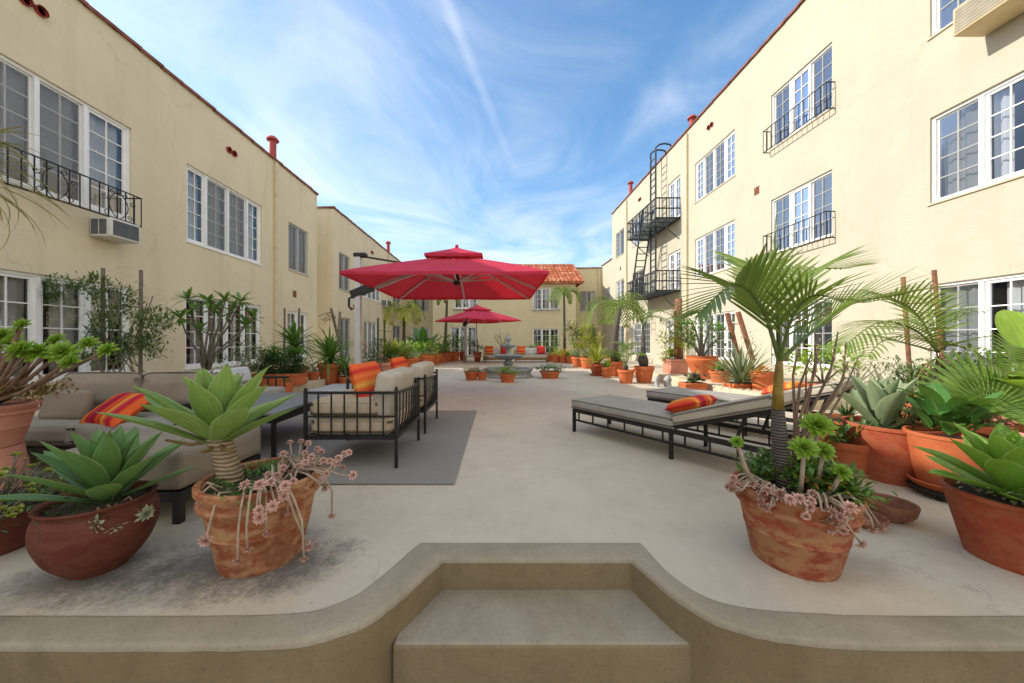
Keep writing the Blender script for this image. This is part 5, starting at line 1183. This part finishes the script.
def sp(name,label,x,y,pr,ph,plants,mat='terra2',kind='classic',saucer=False,group='orange pots in rows along the courtyard',box=False):
    g=G(x,y); e=potted(name,label,g,pr,ph,kind,mat,seed=int(x*7),n=20,saucer=saucer,box=box,group=group)
    for k,(pt,mt,fn) in enumerate(plants): m=MB(); fn(m); m.build(pt,M[mt],e,smooth=2)
    return e
tr=lambda pts,rr: (lambda m: m.tube(pts,rr,8))
sp('potted_palm','bigger pot with a grey trunked leaning palm, tallest on the right side',616,376,.27,.45,[('trunk','palm_trunk',tr([(0,0,.4),(-.05,0,.9),(.0,0,1.4),(.12,0,2.1)],[.16,.11,.09,.06])),('foliage','leaf',fbush((.35,.3,.15),.6,260,.1))])
sp('potted_succulent','small orange pot standing just before the grey trunked palm',607,377.5,.17,.30,[('foliage','leaf_lime',fspike(.28,40,.32,.03,20,88,.6)),('stem','palm_trunk',tr([(0,0,.25),(0,0,.45)],[.05,.03]))])
sp('potted_shrub','stacked grey and red pots with a yellow green palm clump, mid right side',597,375.5,.24,.36,[('foliage','leaf_yel',fspike(.36,90,.75,.035,15,88,.6)),('undergrowth','flower',fbush((.2,.2,.08),.42,120,.06))],'terra_dull','urn',True)
sp('potted_shrub','orange pot with a thin grey grassy plant, sixth from the far end at right',587,368.5,.27,.42,[('foliage','leaf_grey',fspike(.4,70,.5,.03,20,88,.4))])
sp('potted_agave','orange pot with a blue green spiky plant left of the grassy one at right',578,367,.27,.40,[('foliage','agave_blue',fspike(.38,26,.5,.06,10,85,.5))])
sp('potted_shrub','pot with a tall yellow green bush before the far right corner wall',585,363,.3,.45,[('foliage','leaf_yel',fbush((.75,.55,.75),1.25,700,.17)),('stem','branch',fstem([(-.3,0,1),(.3,0,1.2),(0,0,1.5)],(0,0,.4)))])
sp('potted_shrub','pot with a purple and green bush in the far right corner',577,362,.3,.45,[('foliage','leaf',fbush((.6,.5,.7),1.3,300,.16)),('purple_foliage','leaf_purple',fbush((.5,.4,.6),1.7,200,.18))])
sp('potted_cactus','tall dark knobbly cactus in a pot against the far right corner wall',592.5,361,.22,.4,[('stem','leaf_dark',lambda m:m.tube([(0,0,.3),(.05,0,1.2),(-.03,0,2.0)],[.14,.19,.12],8)),('foliage','leaf_dry',fbush((.3,.3,.4),1.5,200,.12))])
for x,y,lab,mt,fm in ((571,363.5,'small bright orange pot, third from the corner in the far right row','leaf','leaf'),(564,363,'orange pot with a mound of yellow flowers in the far right row','flower_o','leaf_yel'),(556.5,362.5,'orange pot with yellow green leaves at the left end of far right row','leaf_yel','leaf_yel'),(549,361.5,'red pot with a dark shrub right of the far sofa','leaf_dark','leaf_dark')):
    sp('potted_flower',lab,x,y,.25,.36,[('foliage',fm,fbush((.3,.25,.2),.48,180,.11)),('flower',mt,fbush((.25,.2,.15),.5,60,.08))])
sp('potted_cactus','prickly pear like cactus beside the far ground window of tiled building',534,359,.2,.4,[('foliage','leaf_grey',fspike(.4,22,.8,.16,30,88,.3))])
sp('potted_shrub','leafy bush under the far ground window, right part',553,359,.25,.4,[('foliage','leaf',fbush((.6,.4,.5),.95,350,.14))])
sp('potted_shrub','bare twiggy shrub behind the fountain finial',503,359,.2,.4,[('stem','branch',fstem([(-.5,0,1.4),(-.2,0,1.6),(.2,0,1.5),(.5,0,1.2)],(0,0,.35),.03,.012)),('foliage','leaf_grey',fbush((.5,.3,.5),1.2,110,.12))])
# tall thin palms near the far building
def tallpalm(label,x,y,xt,yt,fl,mat='leaf_palm',n=12,pr=.28):
    g=G(x,y); D=g.y; e=potted('potted_palm',label,g,pr,.5,'classic','terra2',seed=int(x),n=16); top=P(xt,yt,D)-g
    m=MB(); m.tube([(0,0,.45),(top.x*.3,0,top.z*.4),(top.x*.8,0,top.z*.75),top],[.1,.085,.07,.05],8); m.build('trunk',M['palm_trunk'],e,smooth=2)
    ml=MB(); ms=MB()
    for i in range(n):
        a=i*2.4; L=fl*rnd.uniform(.8,1.1); u=Vector((math.cos(a),math.sin(a),0)); up=rnd.uniform(.1,.55)
        frond(ml,ms,[top,top+u*L*.35+Vector((0,0,L*up)),top+u*L*.75+Vector((0,0,L*up*.7)),top+u*L-Vector((0,0,L*(.5-up*.6)))],L*.5,14,.05,.7,.02,i,vee=.05)
    ml.build('frond',M[mat],e,smooth=2); ms.build('frond_stalk',M['stem_gr'],e,smooth=2)
tallpalm('tall thin stemmed palm before the tiled building, right of the fountain',564.5,360,564,296,1.0,n=9)
tallpalm('tall thin palm trunk rising behind the smaller looking distant parasol',445,360,447,297,.9,n=8)
tallpalm('palm with a round drooping crown near the left far corner',404,363,404,313,1.1,'leaf_yel',n=13)
tallpalm('leaning palm whose grey trunk stands against the bright end of the right wall',613,367,617,312,1.3,n=12)
# fountain-side pots
sp('potted_flower','shallow red pot with a dark trailing bush, alone right of the fountain',550,378,.30,.20,[('foliage','leaf_dark',fbush((.42,.34,.12),.27,800,.05)),('undergrowth','leaf',fbush((.36,.3,.1),.3,300,.05))],'terra2','shallow')
sp('potted_flower','shallow orange pot of yellow green flowers directly before the fountain',507.5,382,.22,.22,[('foliage','leaf_lime',fbush((.22,.2,.1),.27,300,.06)),('flower','leaf_yel',fbush((.42,.22,.14),.26,260,.06))],'terra2','shallow')
sp('potted_flower','small orange pot of pink leaves left of the fountain, left of a pair',471.5,380,.20,.24,[('foliage','leaf_red',fbush((.22,.18,.08),.28,220,.05)),('undergrowth','leaf',fbush((.22,.2,.06),.26,160,.05))],'terra')
sp('potted_flower','small orange pot left of the fountain, right of a pair',482,380,.15,.22,[('foliage','leaf_dark',fbush((.17,.15,.08),.26,200,.05)),('undergrowth','leaf_red',fbush((.17,.16,.06),.25,80,.05))],'terra2')
# ---- left far row
sp('potted_shrub','dark leafed shrub in a tall red pot left of the far sofa',477.5,361.5,.22,.5,[('foliage','leaf_dark',fbush((.35,.3,.35),.75,300,.11)),('stem','branch',fstem([(0,0,1.2),(-.1,0,2.6)],(0,0,.4),.03,.015))],'terra_dull')
sp('potted_shrub','pot with a bright round green shrub at the far left of the tiled building door',455,361,.28,.5,[('foliage','leaf',fbush((.7,.5,.45),1.2,420,.15))])
sp('potted_flower','orange urn with white flowers left of the far french door',463,360.5,.22,.5,[('foliage','ghost_g',fbush((.5,.35,.35),.8,260,.11)),('undergrowth','leaf',fbush((.3,.3,.2),.65,100,.1))],'terra_dull')
LR=[(447,361.5,'orange pot with arching green leaves at the far end of left row','leaf',.32),(441,362.5,'red orange pot of green bush, second from far end of left row','leaf',.32),(434.5,364,'orange pot with leafy green mound, third from far end of left row','leaf',.34),(428,366,'orange pot with a lime mound behind the armchair rail in left row','leaf_lime',.32)]
for x,y,lab,mt,pr in LR: sp('potted_shrub',lab,x,y,pr,.46,[('foliage',mt,fbush((pr*1.5,pr*1.2,.3),.7,380,.12))])
sp('potted_banana','broad leafed banana like plant rising from the left row near the far door',424,365,.3,.5,[('foliage','leaf_banana',lambda m:[blade(m,(rnd.gauss(0,.1),rnd.gauss(0,.1),.6),i*2.4,R(rnd.uniform(50,85)),rnd.uniform(.8,1.3),.38,.6,6,.2,'broad') for i in range(9)])])
sp('potted_croton','yellow and green feathery plant in an orange pot behind the armchair pillow',391,370.5,.33,.45,[('foliage','leaf_yel',fspike(.45,130,.95,.05,10,85,1.0)),('undergrowth','leaf',fbush((.5,.4,.25),.6,200,.12))])
sp('potted_shrub','leafy green plant in a wide orange pot right of the yellow feathery plant',410,369.5,.36,.45,[('foliage','leaf_lime',fbush((.6,.45,.32),.72,380,.15)),('undergrowth','leaf',fbush((.6,.45,.3),.65,260,.14))])
sp('potted_shrub','pale pink terracotta pot behind the nearest orange striped pillow',385,376,.34,.42,[('foliage','leaf_dark',fbush((.4,.3,.22),.56,220,.09)),('flower','flower',fbush((.3,.25,.2),.55,40,.06))],'terra_pale')
sp('potted_rose','red leafed shrub with pink flowers in a pot right of the parasol pole',371,378,.25,.3,[('foliage','leaf_dark',fbush((.38,.3,.42),.62,450,.08)),('flower','flower',fbush((.36,.3,.4),.72,60,.06)),('stem','branch',fstem([(.1,0,.9),(-.2,0,.8),(.2,0,.7)],(0,0,.2)))],'terra')
sp('potted_flower','shallow orange pot of purple leaves just left of the parasol pole',347,384,.23,.19,[('foliage','leaf_purple',fbush((.2,.17,.14),.3,260,.07)),('undergrowth','leaf',fspike(.2,50,.65,.035,30,88,.7))],'terra2','shallow')
sp('potted_dracaena','big orange pot on a saucer with long arching leaves, left of parasol pole',330,384,.29,.5,[('foliage','leaf_strap',fspike(.62,90,.95,.055,-10,88,1.1)),('undergrowth','leaf',fspike(.5,30,.6,.04,10,80,.9)),('stem','branch',fstem([(0,0,.75)],(0,0,.45),.05,.04))],'terra2','classic',True)
e,b=stakes('thin stakes with a climbing plant before the far left building door',[(G(378,371),P(378,318,12.2)),(G(384.5,371),P(384.5,320,12.2))],[(P(377,330,12.2),P(392,332,12.2))],.035,'leaf_dark')
m=MB(); leafcloud(m,P(380,350,12.2)-b,(.45,.3,.6),520,.10,71); m.build('climbing_foliage',M['leaf_dark'],e,smooth=2)
e,b=stakes('bent mossy stakes leaning on the corner of the far left building',[(G(330,380)+Vector((-.2,1.5,0)),P(331,308,10.5)),(P(338,345,10.3),P(340,312,10.5))],[(P(318,316,10.5),P(331,312,10.5))],.04,'branch')
m=MB(); leafcloud(m,P(328,318,10.5)-b,(.22,.15,.12),90,.08,75); m.build('climbing_foliage',M['leaf_dry'],e,smooth=2)
# left side, mid distance
g=Vector((-4.35,6.9,.18)); e=potted('potted_hedge','long orange box of dense dark green shrub on the left ledge',g,.3,.24,mat='terra2',box=(.85,.4)); 
m=MB(); leafcloud(m,(-.05,0,.40),(.50,.34,.22),3600,.065,81,clumps=34); m.build('foliage',M['leaf_dark'],e,smooth=2)
m=MB(); leafcloud(m,(-.05,.1,.62),(.36,.25,.16),700,.08,82); m.build('upper_foliage',M['leaf'],e,smooth=2)
g=Vector((-4.02,6.55,0)); e=potted('potted_plant','small orange pot in front of the dense dark shrub box',g,.13,.28,mat='terra2'); m=MB(); leafcloud(m,(0,0,.3),(.12,.1,.04),90,.04,83); m.build('foliage',M['leaf'],e,smooth=2)
g=Vector((-4.9,8.3,0)); e=potted('potted_yucca','tall spiky leafed plant with two stakes, behind the dense dark shrub',g,.3,.45,mat='terra2')
m=MB(); fspike(.95,80,.75,.06,-15,80,.8,5)(m); m.build('foliage',M['leaf_strap'],e,smooth=2)
ms=MB(); ms.tube([(0,0,.4),(0,0,1.0)],.05,8); ms.build('trunk',M['branch'],e,smooth=2)
for x in (-.25,.1): ms=MB(); ms.tube([(x,0,.4),(x+.02,0,1.85)],.022,6); ms.build('stake',M['branch'],e)
for i,(x,y) in enumerate(((-4.45,7.6),(-4.2,7.85))):
    e=potted('potted_flower',('small red pot of pink flowers behind the shrub box','smaller red pot of flowers just left of the big spiky pot')[i],(x,y,.18),.15,.18,mat='terra'); m=MB(); leafcloud(m,(0,0,.25),(.2,.16,.12),160,.06,90+i); m.build('foliage',M['leaf_dark'],e,smooth=2); m=MB(); leafcloud(m,(0,0,.27),(.18,.15,.08),40,.05,92+i); m.build('flower',M['flower'],e,smooth=2)
# plumeria like shrub
g=Vector((-5.0,5.9,.18)); e=potted('potted_plumeria','branching leafy shrub with leaf clusters at its tips, before the second left window',g,.25,.3,mat='terra_dull')
def W5(x,y,D): return P(x,y,D)-g
tips=[W5(188,299,5.8),W5(208,302,5.6),W5(225,301,5.9),W5(240,302,5.7),W5(252,318,5.9),W5(192,310,5.7),W5(215,310,6.0),W5(232,312,5.5),W5(200,330,5.8),W5(246,326,5.7),W5(180,318,6.0)]
ms=MB(); branchy(ms,(0,0,.25),tips,.02,.008,7); ms.build('branch',M['branch'],e,smooth=2)
m=MB(); fwh(tips,18,.27,.058)(m); m.build('foliage',M['leaf'],e,smooth=2)
m=MB(); leafcloud(m,(.55,.1,.5),(.35,.25,.35),500,.07,95); m.build('lower_foliage',M['leaf_grey'],e,smooth=2)
e=potted('potted_snake_plant','pot of upright yellow green snake plant leaves behind the trunked agave',(-4.3,5.2,.18),.17,.16,mat='terra'); m=MB()
for i in range(14): blade(m,(rnd.gauss(0,.07),rnd.gauss(0,.06),.14),i*2.4,R(rnd.uniform(75,88)),rnd.uniform(.2,.3),.055,.1,5,.3,'strap')
m.build('foliage',M['leaf_yel'],e,smooth=2)
m=MB(); m.lathe([(0,0),(.06,.0),(.09,.06),(.06,.13),(.07,.2),(.0,.24)],10,wob=.2); o=m.build('clay_ornament',M['glaze'],smooth=40); o.location=P(176,372,5.2)*1; o.location.z=.18; tag(o,'small red brown clay ornament on the left ledge behind the agave','ornament')
# trellised vines on left wall
e,b=stakes('pair of tall rough stakes with a ferny climbing vine, before the left ground window',[(Vector((-6.25,5.45,.18)),P(103,268,5.4)),(Vector((-5.65,5.45,.18)),P(141,270,5.45))],[(P(104,306,5.4),P(143,307,5.45))],.024,'branch')
m=MB(); r=random.Random(8)
for (x,y,rx,rz_,n) in ((98,285,.16,.22,260),(118,300,.28,.25,330),(105,325,.2,.35,380),(140,335,.28,.3,380),(155,322,.3,.2,300),(92,350,.25,.25,260),(125,352,.3,.22,320),(148,352,.25,.22,300),(60,292,.28,.2,220),(80,282,.25,.12,140)):
    leafcloud(m,P(x,y,5.3+r.uniform(-.1,.1))-b,(rx,.18,rz_),int(n*1.05),.09,int(x),clumps=9,asp=.24)
m.build('climbing_foliage',M['leaf_vine'],e,smooth=2)
m=MB(); leafcloud(m,P(130,335,5.3)-b,(.5,.2,.5),200,.07,99,asp=.3); m.build('young_foliage',M['leaf'],e,smooth=2)
ms=MB(); 
for i in range(14): x=r.uniform(85,160); ms.tube([P(120+r.uniform(-15,25),372,5.35)-b,P((x+120)/2,345,5.3)-b,P(x,r.uniform(290,345),5.3)-b],.008,5)
ms.build('vine_stem',M['branch'],e)
# left stacked pot with aeonium
g=Vector((-3.47,2.32,0)); e=potted('potted_aeonium','pink terracotta pot on an upturned pot at left, branching aeonium with lime rosettes',g,.245,.29,'rolled','terra_pale',seed=33,n=40)
for ch in e.children: ch.location.z=.34
m=MB(); m.lathe([(.24,0),(.24,.05),(.21,.06),(.17,.335),(0,.338)],30); m.build('upturned_pot',M['terra_pale'],e,smooth=38)
def W6(x,y,D): return P(x,y,D)-g
ros=[(22,325,2.2,.07),(20,350,2.1,.10),(38,352,2.15,.09),(12,342,2.3,.09),(62,352,2.2,.10),(56,340,2.3,.07),(88,343,2.35,.07),(107,350,2.3,.08),(2,335,2.3,.08),(70,362,2.15,.08)]
ms=MB(); mr=MB()
for i,(x,y,D,s) in enumerate(ros):
    p=W6(x,y,D); b=Vector((rnd.gauss(0,.05),rnd.gauss(0,.04),.62)); ms.tube([b,b*.5+p*.5+Vector((0,0,-.05)),p],[.015,.012,.010],7); mr=MB(); rosette(mr,p,s*.95,44,s*.38,Vector((rnd.gauss(0,.3),-.85,.7)).normalized(),i,emin=-20); mr.build('rosette',M['leaf_lime'],e,smooth=2)
for i in range(8): 
    p=W6(rnd.uniform(0,60),rnd.uniform(352,385),2.25); ms.tube([(rnd.gauss(0,.05),0,.6),p*.6+Vector((0,0,.25)),p],[.013,.011,.007],6)
ms.build('stem',M['stem_br'],e,smooth=2)
md=MB(); leafcloud(md,(.05,-.02,.70),(.38,.27,.07),800,.045,34); md.build('undergrowth',M['leaf_dry'],e,smooth=2); md=MB(); leafcloud(md,(.02,0,.68),(.3,.25,.05),500,.04,35); md.build('green_undergrowth',M['leaf_dark'],e,smooth=2)
# tall dracaena whose hanging leaves enter the frame top left
g=Vector((-3.78,2.12,0)); e=potted('potted_dracaena','tall dracaena with long drooping orange green leaves hanging in at the top left',g,.28,.4,mat='terra')
top=P(-48,162,2.15)-g
ms=MB(); ms.tube([(0,0,.3),(.02,0,1.0),(top.x*.8,top.y*.8,1.6),top],[.04,.034,.03,.025],8); ms.build('trunk',M['branch'],e,smooth=2)
m=MB(); r=random.Random(4)
for i in range(95): blade(m,top+Vector((0,0,r.uniform(-.1,.06))),i*2.4,R(r.uniform(-25,70)),r.uniform(.4,.62),.017,r.uniform(1.0,2.3),9,.3,'strap')
m.build('foliage',M['leaf_drac'],e,smooth=2)
